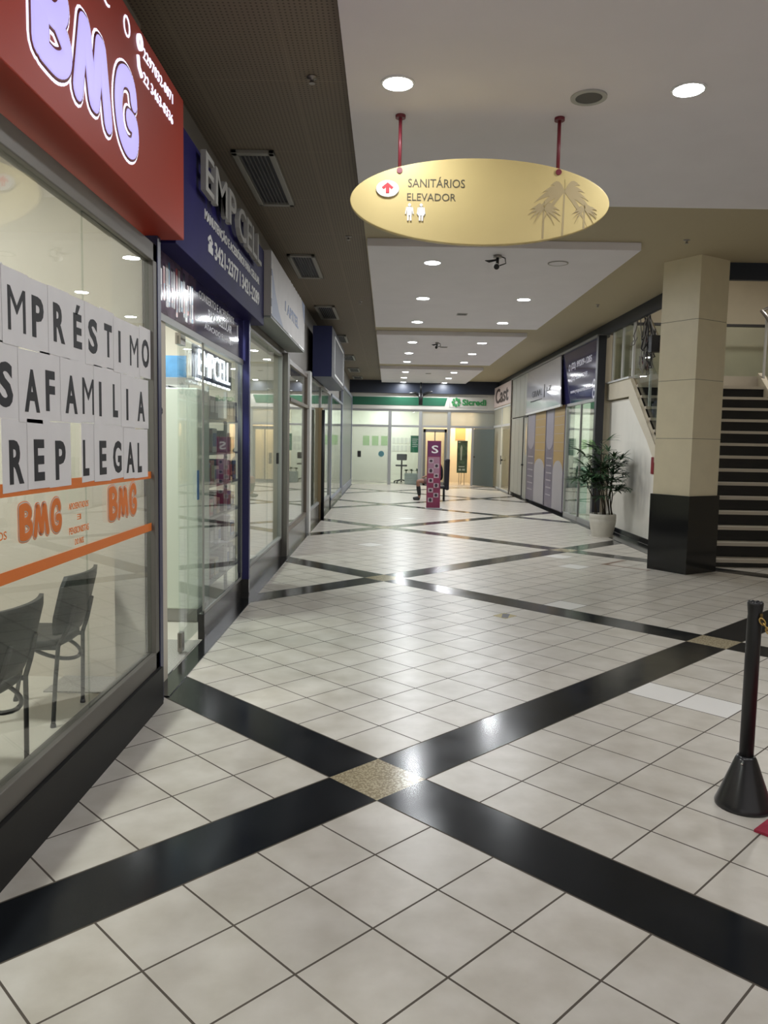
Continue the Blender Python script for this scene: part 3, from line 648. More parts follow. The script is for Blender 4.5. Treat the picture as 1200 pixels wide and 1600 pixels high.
# ---- bank chairs seen through the window
CH_M = mat('chair_black', (0.016, 0.018, 0.018), 0.5); CH_L = mat('chair_tube', (0.02, 0.02, 0.021), 0.35)
def waiting_chair(label, loc):
    # faces -X; back towards +X
    t = thing('waiting_chair', label, 'chair', loc, 'black chairs by the bank window')
    # seat
    prof = []
    s_ = MB(); n = 20
    pts = [(-0.2 + 0.21*math.copysign(abs(math.cos(a))**0.6, math.cos(a)), 0.225*math.copysign(abs(math.sin(a))**0.6, math.sin(a))) for a in [2*PI*k/n for k in range(n)]]
    s_.prism(pts, 0.43, 0.475); s_.build('seat', CH_M, t, bevel=0.012, world=False)
    b_ = MB(); nu, nv = 8, 6; grid = [[None]*(nv+1) for _ in range(nu+1)]; gridb = [[None]*(nv+1) for _ in range(nu+1)]
    for i in range(nu+1):
        for j in range(nv+1):
            u, v = i/nu*2-1, j/nv
            half = 0.235 - (0.06 if v < 0.1 else 0.02 if v < 0.3 else 0) - (0.025 if v > 0.9 else 0)
            y = u*half; z = 0.50 + 0.33*v; x = 0.02 + 0.08*v - 0.05*(1-u*u)*0.0 - 0.045*(u*u)
            grid[i][j] = b_._v((x, y, z)); gridb[i][j] = b_._v((x+0.022, y, z))
    for i in range(nu):
        for j in range(nv):
            b_._f([grid[i][j], grid[i][j+1], grid[i+1][j+1], grid[i+1][j]], True); b_._f([gridb[i][j], gridb[i+1][j], gridb[i+1][j+1], gridb[i][j+1]], True)
    for i in range(nu):
        for j in (0, nv): b_._f([grid[i][j], grid[i+1][j], gridb[i+1][j], gridb[i][j]])
    for j in range(nv):
        for i in (0, nu): b_._f([grid[i][j], grid[i][j+1], gridb[i][j+1], gridb[i][j]])
    b_.build('backrest', CH_M, t, world=False)
    for sy in (-1, 1):
        MB().tube([(-0.02, sy*0.205, 0.012), (-0.01, sy*0.19, 0.25), (0.0, sy*0.17, 0.44), (0.045, sy*0.13, 0.54), (0.075, sy*0.12, 0.66)], 0.0125, 8).build('leg', CH_L, t, world=False)
        MB().tube([(-0.42, sy*0.205, 0.012), (-0.37, sy*0.19, 0.24), (-0.33, sy*0.175, 0.40), (-0.27, sy*0.17, 0.425), (0.0, sy*0.17, 0.43)], 0.0125, 8).build('leg', CH_L, t, world=False)
        for lx in (-0.02, -0.42): MB().cyl((lx, sy*0.205, 0), (lx, sy*0.205, 0.02), 0.016, 0.014, 10).build('leg_tip', black, t, world=False)
    MB().tube([(-0.10 + 0.14*math.cos(a), 0.16*math.sin(a), 0.40 - 0.06*math.cos(a)) for a in [2*PI*k/24 for k in range(25)]], 0.011, 8).build('seat_frame', CH_L, t, world=False)
    return t
waiting_chair('black waiting chair inside the bank window farthest along, beside the window end', (-1.77, 4.29, 0))
waiting_chair('black waiting chair inside the bank window, middle of the three', (-1.70, 3.42, 0))
waiting_chair('black waiting chair cut off at the photo edge inside the bank window', (-1.70, 2.76, 0))

# ================================================================== BANK FRONT AT THE END
FY = FRONTF(YB)
fr = MB(); Yf = YB
for x in (-1.5, 0.05, 1.2, 2.28): fr.box(x-0.05, x+0.07, Yf-0.06, Yf+0.02, 0, 2.80)
fr.box(3.15, 3.23, Yf-0.06, Yf+0.02, 0, 2.2); fr.box(4.0, 4.1, Yf-0.06, Yf+0.02, 0, 2.8)
for z in (2.17, 2.76): fr.box(-1.5, 4.1, Yf-0.055, Yf+0.02, z, z+0.08)
BW = struct(fr.build('window_9', mat('bank_frame', (0.36, 0.37, 0.37), 0.4, 0.3), bevel=0.004), 'grey framed glass front of the bank across the end of corridor', 'shop window')
for x0, x1 in ((-1.43, 0.0), (0.12, 1.15), (1.27, 2.23), (2.35, 4.0)): B(x0, x1, Yf-0.025, Yf-0.015, 2.25, 2.76).build('transom_pane', M_GLASS_CLEAR if x0 < 1.2 else M_FROST, BW)
B(-1.43, 0.0, Yf-0.025, Yf-0.015, 0.03, 2.17).build('glass_pane', M_FROST_BANK, BW)
B(0.12, 1.15, Yf-0.025, Yf-0.015, 0.03, 2.17).build('glass_pane', M_GLASS_CLEAR, BW)
B(1.27, 1.33, Yf-0.05, Yf, 0.0, 2.17).build('glass_pane', M_FROST, BW)
MB(FY).box(-1.15, -1.02, 1.02, 1.25, 0.03, 0.06).build('lock_plate', black, BW)
MB(FY).disc(-0.25, 1.15, 0.11, 0.026, 0.03).build('round_sticker', mat('teal_sticker', (0.08, 0.22, 0.25), 0.5), BW)
# panelled double door
dd = MB(); dd.box(1.33, 1.42, Yf-0.05, Yf, 0, 2.12); dd.box(2.13, 2.22, Yf-0.05, Yf, 0, 2.12); dd.box(1.33, 2.22, Yf-0.05, Yf, 2.0, 2.12); dd.box(1.33, 2.22, Yf-0.05, Yf, 0.0, 0.12); dd.box(1.75, 1.79, Yf-0.05, Yf, 0.1, 2.05)
D2 = struct(dd.build('door_2', mat('door_grey', (0.16, 0.16, 0.15), 0.5)), 'grey framed glass double door of the bank with warm light behind', 'door')
for a, b in ((1.42, 1.75), (1.79, 2.13)): B(a, b, Yf-0.03, Yf-0.02, 0.12, 2.0).build('glass_pane', M_GLASS_CLEAR, D2)
# frosted door leaf ajar
hx, hy = 3.24, YB-0.07; ex, ey = 3.86, 28.35
dv = Vector((ex-hx, ey-hy, 0)); nn = Vector((-dv.y, dv.x, 0)).normalized()*0.012
P = lambda k, z, s_: (hx+dv.x*k+nn.x*s_, hy+dv.y*k+nn.y*s_, z)
D3 = struct(MB().hexa([P(0, 0.03, 1), P(1, 0.03, 1), P(1, 0.03, -1), P(0, 0.03, -1), P(0, 2.14, 1), P(1, 2.14, 1), P(1, 2.14, -1), P(0, 2.14, -1)]).build('door_3', M_FROST_DARK), 'dark frosted glass door standing open at the right of the bank', 'door')
MB().cyl(P(0.06, 1.1, 3.5), P(0.06, 1.1, -3.5), 0.03).build('door_knob', black, D3)
# fascia sign
BS = thing('bank_sign', 'white bank fascia sign with green band and green pinwheel logo', 'sign', (1.3, YB, 2.9))
B(-1.6, 4.1, YB-0.1, YB, 2.84, 3.9).build('sign_board', sign_cream, BS)
MB(FRONTF(YB-0.1)).prism([(-1.55, 2.985), (2.10, 2.985), (2.2, 3.29), (-1.55, 3.29)], 0, 0.012).build('green_band', green, BS)
lg = MB(FRONTF(YB-0.1))
for k in range(8):
    a = 2*PI*k/8; pts = []
    for (r, da) in ((0.05, -0.1), (0.16, -0.34), (0.18, 0.0), (0.15, 0.3), (0.06, 0.25)): pts.append((2.53 + r*math.cos(a+da), 3.13 + r*math.sin(a+da)))
    lg.prism(pts, 0, 0.02)
lg.text('Sicredi', 2.76, 3.66, 3.02, 3.25, 0, 0.02, bold=0.035)
lg.build('lettering', mat('logo_green', (0.03, 0.24, 0.07), 0.4), BS)
f_ = MB(FRONTF(YB-0.1)); f_.box(2.28, 3.72, 2.93, 2.945, 0, 0.006).box(2.28, 3.72, 3.34, 3.355, 0, 0.006).box(2.28, 2.295, 2.93, 3.355, 0, 0.006); f_.build('logo_border', alu_grey, BS)
# interior shell
wi = mat('bank_wall', (0.72, 0.74, 0.68), 0.6)
bi = MB(); bi.box(-1.6, 1.3, YB+3, YB+3.1, 0, 3.4); bi.box(-1.7, -1.6, YB, YB+3, 0, 3.4); bi.box(-1.7, 4.4, YB, YB+3.1, 3.4, 3.5)
struct(bi.build('wall_bank', wi), 'white wall inside the bank behind the glass', 'wall')
wo = mat('warm_wall', (0.76, 0.70, 0.58), 0.6)
bi = MB(); bi.box(1.3, 4.3, YB+2.4, YB+2.5, 0, 3.4); bi.box(1.25, 1.3, YB+0.1, YB+3, 0, 3.4); bi.box(2.28, 2.36, YB+0.1, YB+2.4, 0, 3.4); bi.box(3.3, 3.4, YB+0.3, YB+2.4, 0, 3.4)
struct(bi.build('wall_lobby', wo), 'warm lit cream walls of the lobby behind the bank doors', 'wall')
tag(B(2.75, 3.15, YB+2.36, YB+2.4, 1.75, 2.35).build('wall_panel', mat('terracotta', (0.60, 0.30, 0.13), 0.6)), 'orange-brown panel on the lit lobby wall', 'panel')
# notices
rr = random.Random(5)
for k in range(6):
    for q in range(2):
        x = 0.18 + 0.17*k; z = 1.55 - 0.32*q
        o = MB(FRONTF(YB+2.99)).box(x, x+0.13, z, z+0.24, 0, 0.003).build('notice', mat('notice_paper', (0.58, 0.60, 0.57), 0.6))
        tag(o, 'small printed notice on the white wall inside the bank', 'notice', 'printed notices on the bank wall')
for k in range(3):
    o = MB(FRONTF(YB+2.99)).box(-1.05+0.38*k, -0.78+0.38*k, 1.45, 1.85, 0, 0.003).build('notice', mat('notice_green', (0.16, 0.42, 0.08), 0.6))
    tag(o, 'green notice on the wall behind the frosted bank pane', 'notice', 'green notices behind the frosted pane')
GP = thing('hanging_poster', 'green poster hanging inside the bank window', 'poster', (1.03, YB+0.12, 1.2))
B(0.86, 1.2, YB+0.1, YB+0.12, 1.22, 1.86).build('sheet', mat('poster_green', (0.02, 0.20, 0.10), 0.4), GP)
t_ = MB(FRONTF(YB+0.1))
for k in range(5): t_.box(0.92, 1.14-0.03*(k % 3), 1.72-0.07*k, 1.735-0.07*k, 0, 0.002)
t_.build('writing', white, GP)
MB().cyl((0.9, YB+0.11, 1.86), (0.9, YB+0.11, 2.17), 0.004).cyl((1.16, YB+0.11, 1.86), (1.16, YB+0.11, 2.17), 0.004).build('cord', white, GP)
# office chair
OC = thing('office_chair', 'dark office swivel chair behind the bank glass', 'chair', (0.55, YB+0.9, 0))
ox, oy = 0.55, YB+0.9
B(ox-0.2, ox+0.2, oy-0.03, oy+0.03, 0.90, 1.15).build('backrest', mat('chair_grey', (0.05, 0.055, 0.06), 0.6), OC, bevel=0.03)
B(ox-0.24, ox+0.22, oy+0.03, oy+0.45, 0.66, 0.72).build('seat', MATS['chair_grey'], OC, bevel=0.02)
MB().cyl((ox, oy+0.05, 0.55), (ox, oy+0.05, 0.95), 0.03).build('back_post', black, OC)
MB().cyl((ox, oy+0.2, 0.12), (ox, oy+0.2, 0.68), 0.03).build('gas_column', black, OC)
for k in range(5):
    a = 2*PI*k/5+0.3; l_ = MB().cyl((ox, oy+0.2, 0.13), (ox+0.28*math.cos(a), oy+0.2+0.28*math.sin(a), 0.08), 0.025, 0.018, 8).build('base_leg', black, OC)
    MB().ball((ox+0.28*math.cos(a), oy+0.2+0.28*math.sin(a), 0.04), 0.04, 8, 6).build('caster', black, OC)
# planter
PL = thing('planter', 'pale rectangular planter inside the bank window', 'planter', (0.92, YB+0.4, 0))
B(0.66, 1.2, YB+0.15, YB+0.6, 0, 0.42).build('trough', mat('planter_grey', (0.34, 0.38, 0.35), 0.5), PL, bevel=0.01)
leafm = mat('indoor_leaf', (0.035, 0.09, 0.035), 0.5)
def leaf_blade(mb, base, d, length, width, droop, twist=0.0, n=5):
    d = Vector(d).normalized(); side = d.cross(Vector((0, 0, 1)));
    side = side.normalized() if side.length > 1e-4 else Vector((1, 0, 0))
    if twist: side = Matrix.Rotation(twist, 3, d) @ side
    prev = None; p = Vector(base)
    for i in range(n+1):
        t = i/n; wv = width*0.5*(math.sin(PI*min(1, t*0.86+0.14))**0.6) if i < n else 0.001
        pos = p + d*length*t + Vector((0, 0, -droop*length*t*t))
        up = side.cross(d)*wv*0.25
        a, m_, b = mb._v(pos - side*wv + up), mb._v(pos), mb._v(pos + side*wv + up)
        if prev: mb._f([prev[0], prev[1], m_, a], True); mb._f([prev[1], prev[2], b, m_], True)
        prev = (a, m_, b)
rr = random.Random(8)
for k, (x, lab) in enumerate(((0.72, 'left small plant with round dark leaves in the bank planter'), (0.93, 'middle spiky plant in the bank planter'), (1.14, 'right drooping plant in the bank planter'))):
    t = thing('indoor_plant', lab, 'plant', (x, YB+0.35, 0.42))
    MB().cyl((x, YB+0.35, 0.421), (x, YB+0.35, 0.55), 0.015).build('stem', mat('stem_brown', (0.08, 0.06, 0.03), 0.7), t)
    l_ = MB()
    for q in range(22):
        a = rr.uniform(0, 2*PI); e = rr.uniform(0.3, 1.3)
        leaf_blade(l_, (x, YB+0.35, 0.5), (math.cos(a)*math.cos(e), 0.6*math.sin(a)*math.cos(e), math.sin(e)), rr.uniform(0.08, 0.2 if k else 0.13), 0.05 if k else 0.09, 0.3)
    l_.build('foliage', leafm, t)
# standing poster on easel in the lobby
EP = thing('easel_poster', 'dark green portrait poster standing on an easel in the lit lobby', 'poster', (2.9, YB+0.7, 0))
ep = mat('poster_forest', (0.05, 0.085, 0.045), 0.4, noise=0.7, nscale=4)
B(2.68, 3.08, YB+0.6, YB+0.62, 0.46, 1.70).build('poster_board', ep, EP)
t_ = MB(FRONTF(YB+0.6)); t_.prism([(2.82, 0.95), (2.86, 0.95), (2.88, 1.45), (2.84, 1.55), (2.80, 1.4)], 0, 0.002); t_.box(2.75, 2.98, 0.68, 0.72, 0, 0.002); t_.box(2.75, 2.85, 0.55, 0.62, 0, 0.002); t_.box(2.89, 3.0, 0.55, 0.62, 0, 0.002); t_.box(2.72, 2.80, 1.62, 1.66, 0, 0.002)
t_.build('print', mat('print_pale', (0.40, 0.45, 0.36), 0.5), EP)
for x in (2.78, 2.98): MB().cyl((x, YB+0.64, 0), (x-0.01, YB+0.64, 0.9), 0.012).build('leg', steel, EP)
MB().cyl((2.88, YB+0.95, 0), (2.88, YB+0.65, 1.3), 0.012).build('leg', steel, EP)

# ================================================================== RIGHT SIDE
RX = 3.97
rw = MB(); rw.box(RX+0.12, RX+0.2, 17.5, 25.2, 0, 3.69); rw.box(RX-0.04, RX+0.2, 14.95, 25.2, 3.64, 3.69)
struct(rw.build('wall_shopright', mat('grey_backing', (0.22, 0.22, 0.21), 0.6)), 'grey wall behind the banners on the right', 'wall')
cp = MB(); cp.box(RX-0.03, RX+0.12, 14.88, 15.02, 0, 3.66)
struct(cp.build('trim_6', mat('near_black_post', (0.015, 0.016, 0.022), 0.4)), 'near-black corner post of the right shop beside the palm', 'trim')
wr_ = MB(); wr_.box(4.09, 4.25, 15.03, 15.1, 0, 3.69); wr_.box(4.25, 4.31, 15.03, 16.4, 0, 5.3)
struct(wr_.build('wall_return', cream_wall), 'narrow cream end wall beside the dark corner post', 'wall')
# glass window and interior
g = MB(RIGHTF(RX)); g.box(-17.5, -15.02, 0.0, 0.1, -0.05, 0); g.box(-17.5, -15.02, 2.44, 2.5, -0.05, 0); g.box(-17.5, -17.44, 0, 2.5, -0.05, 0); g.box(-16.2, -16.17, 0, 2.5, -0.04, 0)
W10 = struct(g.build('window_10', alu_grey), 'glass shop window behind the potted palm on the right', 'shop window')
for a, b in ((-17.44, -16.2), (-16.17, -15.02)): MB(RIGHTF(RX)).box(a, b, 0.1, 2.44, -0.03, -0.02).build('glass_pane', M_GLASS, W10)
ri = MB(); ri.box(7.0, 7.1, 16.5, 25.2, 0, 3.5); ri.box(4.2, 7, 18.6, 18.7, 0, 3.5); ri.box(4.2, 7, 16.52, 18.7, 3.45, 3.5)
struct(ri.build('wall_shopinner', wi), 'pale walls inside the right shop', 'wall')
tag(B(4.5, 6.4, 18.1, 18.55, 0, 1.1).build('shop_counter', mat('counter_green', (0.10, 0.30, 0.22), 0.4), bevel=0.01), 'green counter inside the right shop behind the palm', 'counter')
# banners
def banner(y0, y1, label):
    t = thing('window_banner', label, 'banner', (RX, (y0+y1)/2, 0.05))
    M_ = RIGHTF(RX); a0, a1 = -y1, -y0; wd = a1-a0
    MB(M_).box(a0, a1, 0.06, 2.5, -0.02, 0.0).build('sheet', mat('banner_purple', (0.115, 0.098, 0.14), 0.45, noise=0.15, nscale=2), t)
    g0, g1 = a0+wd*0.46, a0+wd*0.98; gm = (g0+g1)/2; r = (g1-g0)/2
    MB(M_).box(g0, g1, 1.0, 2.5, 0.0, 0.004).build('gold_column', mat('banner_gold', (0.31, 0.20, 0.068), 0.5), t)
    arch = [(g0, 0.08), (g1, 0.08), (g1, 0.95)] + [(gm + r*math.cos(PI*k/12), 0.95 + 0.28*math.sin(PI*k/12)) for k in range(1, 12)] + [(g0, 0.95)]
    MB(M_).prism(arch, 0.004, 0.008).build('arch', mat('banner_pale', (0.31, 0.29, 0.30), 0.5), t)
    p0, p1 = a0+wd*0.02, a0+wd*0.42; pm = (p0+p1)/2; pr_ = (p1-p0)/2
    top = [(p1, 2.5), (p0, 2.5), (p0, 1.75)] + [(pm - pr_*math.cos(PI*k/12), 1.75 - 0.28*math.sin(PI*k/12)) for k in range(1, 12)] + [(p1, 1.75)]
    MB(M_).prism(top, 0.0, 0.004).build('drop', mat('banner_mauve', (0.23, 0.21, 0.25), 0.5), t)
    l_ = MB(M_)
    for k in range(6): l_.box(p0+wd*0.05, p1-wd*0.05-0.04*(k % 2), 1.25-0.18*k, 1.28-0.18*k, 0.0, 0.003)
    for k in range(5): l_.box(g0+0.02, g1-0.02, 1.45+0.2*k, 1.458+0.2*k, 0.004, 0.006)
    l_.build('writing', mat('banner_ink', (0.30, 0.27, 0.30), 0.5), t)
    return t
banner(17.55, 19.6, 'purple and gold banner with pale arch nearest the palm')
banner(19.65, 22.2, 'purple and gold banner with pale arch nearest the grey panels')
# navy and white shop signs
NG = thing('shop_sign', 'navy sign with white phone numbers beside the dark corner post', 'sign', (RX, 16.5, 2.5))
MB(RIGHTF(RX)).box(-17.95, -15.02, 2.5, 3.64, -0.05, 0).build('sign_board', mat('indigo_sign', (0.028, 0.026, 0.085), 0.07, spec=0.3), NG)
lil = mat('sign_lilac', (0.60, 0.58, 0.68), 0.4)
for q_ in (('(22) 99209-1285', -17.15, -15.45, 3.20, 3.37), ('(22) 2651-1255', -17.1, -15.75, 2.96, 3.08), ('www.grupocoral.com.br', -17.15, -15.35, 2.68, 2.79)): MB(RIGHTF(RX)).text(*q_, 0, 0.003, bold=0.02).build('lettering', lil, NG)
t_ = MB(RIGHTF(RX))
t_.ring(-17.32, 3.28, 0.05, 0.075, 0, 0.003); t_.ring(-15.2, 2.78, 0.06, 0.10, 0, 0.003); t_.ring(-15.2, 2.60, 0.06, 0.10, 0, 0.003)
t_.build('emblems', lil, NG)
WG = thing('shop_sign', 'sagging white banner sign with dark letters on the right', 'sign', (RX, 20, 2.45))
sg = MB(RIGHTF(RX)); q = [(-22.3, 2.46), (-17.55, 2.49), (-18.05, 3.63), (-22.35, 3.63)]
sg.hexa([(q[0][0], q[0][1], 0.03), (q[1][0], q[1][1], 0.10), (q[1][0], q[1][1], 0.12), (q[0][0], q[0][1], 0.05), (q[3][0], q[3][1], 0.01), (q[2][0], q[2][1], 0.02), (q[2][0], q[2][1], 0.04), (q[3][0], q[3][1], 0.03)])
sg.build('banner_cloth', mat('banner_white', (0.46, 0.45, 0.47), 0.10, spec=0.3), WG)
MB(RIGHTF(RX)).hexa([(-22.3, 2.42, 0.02), (-17.5, 2.45, 0.09), (-17.5, 2.45, 0.13), (-22.3, 2.42, 0.06), (-22.3, 2.47, 0.02), (-17.5, 2.50, 0.09), (-17.5, 2.50, 0.13), (-22.3, 2.47, 0.06)]).build('lower_bar', alu_white, WG)
t_ = MB(RIGHTF(RX)); t_.text('GRAAL', -21.3, -19.9, 2.86, 3.02, 0.075, 0.004, bold=-0.01); t_.text('LZ', -19.3, -18.8, 2.90, 3.02, 0.09, 0.004, bold=-0.01); t_.box(-19.62, -19.58, 2.78, 3.1, 0.088, 0.094); t_.box(-21.5, -19.8, 2.745, 2.77, 0.075, 0.081)
t_.build('lettering', ink, WG)
# grey panels with narrow door
pn = mat('grey_panel', (0.34, 0.33, 0.28), 0.5)
yy = [22.3, 22.95, 23.7, 24.45, 25.2]
pt = MB(RIGHTF(RX))
for a, b in zip(yy, yy[1:]):
    pt.box(-b+0.012, -a-0.012, 2.43, 3.68, -0.05, 0)
    if a > 22.9: pt.box(-b+0.012, -a-0.012, 0.08, 2.40, -0.05, 0)
struct(pt.build('wall_panels', pn, bevel=0.004), 'grey vertical wall panels between the banners and the lit shop', 'wall')
d4 = struct(MB(RIGHTF(RX)).box(-22.93, -22.32, 0.02, 2.38, -0.05, -0.01).build('door_4', mat('grey_door', (0.30, 0.29, 0.25), 0.5)), 'narrow grey service door beside the banners', 'door')
MB(RIGHTF(RX)).box(-22.98, -22.93, 0.0, 2.42, -0.05, 0.01).box(-22.93, -22.3, 2.38, 2.42, -0.05, 0.01).build('door_frame', black, d4)
MB(RIGHTF(RX)).cyl((-22.85, 1.0, -0.01), (-22.85, 1.0, 0.05), 0.025).build('door_handle', black, d4)
MB(RIGHTF(RX)).box(-22.55, -22.42, 1.3, 2.2, -0.012, -0.006).build('glass_slot', mat('slot_warm_light', (0.62, 0.50, 0.33), 0.2), d4)  # opaque slot; the warm light from inside is put into its colour
struct(B(RX-0.03, RX+0.12, 25.2, 25.32, 0, 3.69).build('trim_7', brown_frame), 'dark brown post between grey panels and lit shop', 'trim')
# lit shop at the far right corner
ls = MB(); ls.box(6.3, 6.4, 25.2, YB, 0, 3.5); ls.box(RX, 6.4, 25.1, 25.2, 0, 3.5); ls.box(RX, 6.4, YB+0.02, YB+0.1, 0, 3.5); ls.box(RX, 6.4, 25.2, YB, 3.4, 3.5)
struct(ls.build('wall_litshop', wo), 'warm lit walls of the shop in the far right corner', 'wall')
g = MB(RIGHTF(RX)); g.box(-29.4, -25.32, 2.2, 2.28, -0.05, 0); g.box(-29.4, -25.32, 2.86, 2.92, -0.05, 0); g.box(-27.45, -27.38, 0, 2.9, -0.05, 0); g.box(-29.4, -25.32, 0, 0.05, -0.05, 0)
W11 = struct(g.build('window_11', alu_white), 'white framed glass front of the warm lit corner shop', 'shop window')
MB(RIGHTF(RX)).box(-29.4, -25.32, 2.28, 2.86, -0.03, -0.02).build('transom_pane', M_FROST, W11)
MB(RIGHTF(RX)).box(-29.4, -27.45, 0.05, 2.2, -0.03, -0.02).build('glass_pane', M_FROST, W11)
MB(RIGHTF(RX)).box(-27.38, -25.35, 0.05, 2.2, -0.03, -0.02).build('glass_pane', M_GLASS_CLEAR, W11)
MB(RIGHTF(RX)).cyl((-26.9, 1.05, 0.0), (-26.9, 1.05, 0.08), 0.03).cyl((-26.9, 0.9, 0.06), (-26.9, 1.2, 0.06), 0.015).build('door_handle', black, W11)
CS = thing('shop_sign', 'pale pink sign with dark script letters over the lit corner shop', 'sign', (RX, 27.3, 2.95))
MB(RIGHTF(RX)).box(-29.35, -25.35, 2.94, 3.66, -0.05, 0.02).build('sign_board', mat('sign_pink', (0.62, 0.50, 0.46), 0.5), CS)
MB(RIGHTF(RX)).text('Cast', -28.9, -25.9, 3.05, 3.58, 0.02, 0.01, bold=0.02).build('lettering', mat('script_brown', (0.05, 0.025, 0.02), 0.5), CS)

# ================================================================== STAIRCASE
STY, STZ, RISE, GO = 10.3, 0.105, 0.195, 0.24
SX0_, SX1_ = 4.24, 6.4
tread_m = mat('stair_tread', (0.50, 0.45, 0.37), 0.4); riser_m = mat('stair_riser', (0.008, 0.008, 0.009), 0.25)
ST = thing('staircase', 'staircase with pale tread edges and black risers climbing behind the pillar', 'stairs', (5.3, 10.4, 0))
for i in range(14):
    y = STY + i*GO; z = STZ + i*RISE
    B(SX0_, SX1_, y-0.03, y+GO+0.01, z-0.044, z).build('tread', tread_m, ST)
    B(SX0_, SX1_, y, y+0.03, max(0, z-RISE), z-0.044).build('riser', riser_m, ST)
LZ = STZ + 14*RISE; LY = STY + 14*GO   # landing
B(SX0_+0.07, 8, LY, 15.9, LZ-0.3, LZ).build('landing', tread_m, ST)
B(SX0_, SX1_, LY-0.03, LY, LZ-RISE, LZ-0.3).build('riser', riser_m, ST)
# left stringer with parapet top
sl = RISE/GO
def stringer(x0, x1, dz0, dz1):
    y0, y1 = STY-0.1, LY
    f = lambda y, d: STZ + (y-STY)*sl + d
    return MB().hexa([(x0, y0, max(0.0, f(y0, dz0))), (x1, y0, max(0.0, f(y0, dz0))), (x1, y1, f(y1, dz0)), (x0, y1, f(y1, dz0)), (x0, y0, f(y0, dz1)), (x1, y0, f(y0, dz1)), (x1, y1, f(y1, dz1)), (x0, y1, f(y1, dz1))])
stringer(SX0_-0.06, SX0_, -0.42, -0.05).build('stringer', cream_wall, ST)
stringer(SX1_, SX1_+0.1, -0.3, 0.06).build('stringer', cream_wall, ST)
B(SX0_-0.06, SX0_+0.07, LY, 15.02, LZ-0.38, LZ-0.07).build('parapet', cream_wall, ST)
B(SX0_-0.09, SX0_+0.09, LY-0.03, 15.02, LZ-0.07, LZ-0.04).build('parapet_cap', alu_white, ST)
# soffit of the flight
f = lambda y, d: STZ + (y-STY)*sl + d
Y5 = STY+0.55; MB().hexa([(SX0_, Y5, 0.0), (SX1_, Y5, 0.0), (SX1_, LY, f(LY, -0.40)), (SX0_, LY, f(LY, -0.40)), (SX0_, Y5, 0.1), (SX1_, Y5, 0.1), (SX1_, LY, f(LY, -0.30)), (SX0_, LY, f(LY, -0.30))]).build('flight_soffit', cream_wall, ST)
B(4.3, 6.4, 15.86, 15.9, LZ, LZ+0.1).build('landing_skirting', black_gr, ST)
# balustrades
BL = B(SX0_-0.03, SX0_+0.03, 13.62, 15.0, LZ+0.9, LZ+0.94).build('balustrade', brown_frame, ST)
posts = [13.68, 14.3, 14.92]
for y in posts: B(SX0_-0.02, SX0_+0.02, y-0.02, y+0.02, LZ-0.06, LZ+0.92).build('post', alu_white, BL)
for a, b in zip(posts, posts[1:]): B(SX0_-0.005, SX0_+0.005, a+0.03, b-0.03, LZ+0.0, LZ+0.9).build('glass_panel', M_GLASS, BL)
HX = SX0_+0.08
pth = [(HX, LY+0.25, LZ+1.25), (HX, LY-0.1, f(LY-0.1, 1.27)), (HX, 10.35, f(10.35, 1.22)), (HX, 10.22, f(10.22, 1.19))]
LR = MB().tube(pth, 0.03, 12).build('handrail', chrome, ST)
for y in (13.0, 12.2, 11.4, 10.6): B(SX0_+0.065, SX0_+0.10, y-0.02, y+0.02, f(y, -0.06), f(y, 1.24)).build('post', alu_white, LR)
MB().hexa([(SX0_+0.01, 10.65, f(10.65, 0)), (SX0_+0.02, 10.65, f(10.65, 0)), (SX0_+0.02, 13.6, f(13.6, 0)), (SX0_+0.01, 13.6, f(13.6, 0)), (SX0_+0.01, 10.65, f(10.65, .85)), (SX0_+0.02, 10.65, f(10.65, .85)), (SX0_+0.02, 13.6, f(13.6, .85)), (SX0_+0.01, 13.6, f(13.6, .85))]).build('glass_panel', M_GLASS, LR)
RR = MB().tube([(SX1_+0.05, STY, f(STY, 1.05)), (SX1_+0.05, LY-0.1, f(LY-0.1, 1.08)), (SX1_+0.03, LY+0.05, LZ+1.12), (SX1_+0.16, LY+0.0, LZ+1.2), (SX1_+0.2, LY-1.5, LZ+2.0)], 0.035, 12).build('handrail', steel, ST)
for y in (13.55, 12.5, 11.4): B(SX1_+0.03, SX1_+0.06, y-0.02, y+0.02, f(y, 0.03), f(y, 1.05)).build('post', alu_white, RR)
# back guard of landing
GB = B(4.35, 8, 15.65, 15.72, LZ+1.15, LZ+1.2).build('guard_rail', black, ST)
B(4.35, 8, 15.68, 15.69, LZ+0.1, LZ+1.15).build('glass_panel', M_GLASS, GB)
# cables
CB = thing('cable_bundle', 'tangled hanging cables with dark box by the stair landing', 'cables', (4.12, 12.9, 2.8))
rr = random.Random(4)
cabm = [mat('cable_black', (0.015, 0.015, 0.016), 0.5), mat('cable_grey', (0.22, 0.21, 0.20), 0.5), mat('cable_red', (0.12, 0.015, 0.02), 0.5)]
B(4.18, 4.42, 12.6, 12.75, 3.1, 3.36).build('dark_box', black, CB)
for k in range(20):
    x0 = 4.14+rr.uniform(-0.0, 0.16); y0 = 12.9+rr.uniform(-0.15, 0.3); ln = rr.uniform(0.35, 0.95); sw = rr.uniform(-0.12, 0.14)
    pts = [(x0 + sw*math.sin(PI*t/10)+rr.uniform(-.02, .02), y0+rr.uniform(-0.03, 0.03), 3.72 - ln*math.sin(PI*min(1, t/12)*0.9)*1.0) for t in range(11)]
    if k % 3 == 0: pts += [(pts[-1][0]+0.10*math.sin(j/2), pts[-1][1], pts[-1][2]+0.05*j-0.02) for j in range(1, 5)]
    MB().tube(pts, 0.008 if k % 3 else 0.011, 6).build('cable', cabm[0] if k % 3 == 0 else (cabm[1] if k % 7 else cabm[2]), CB)

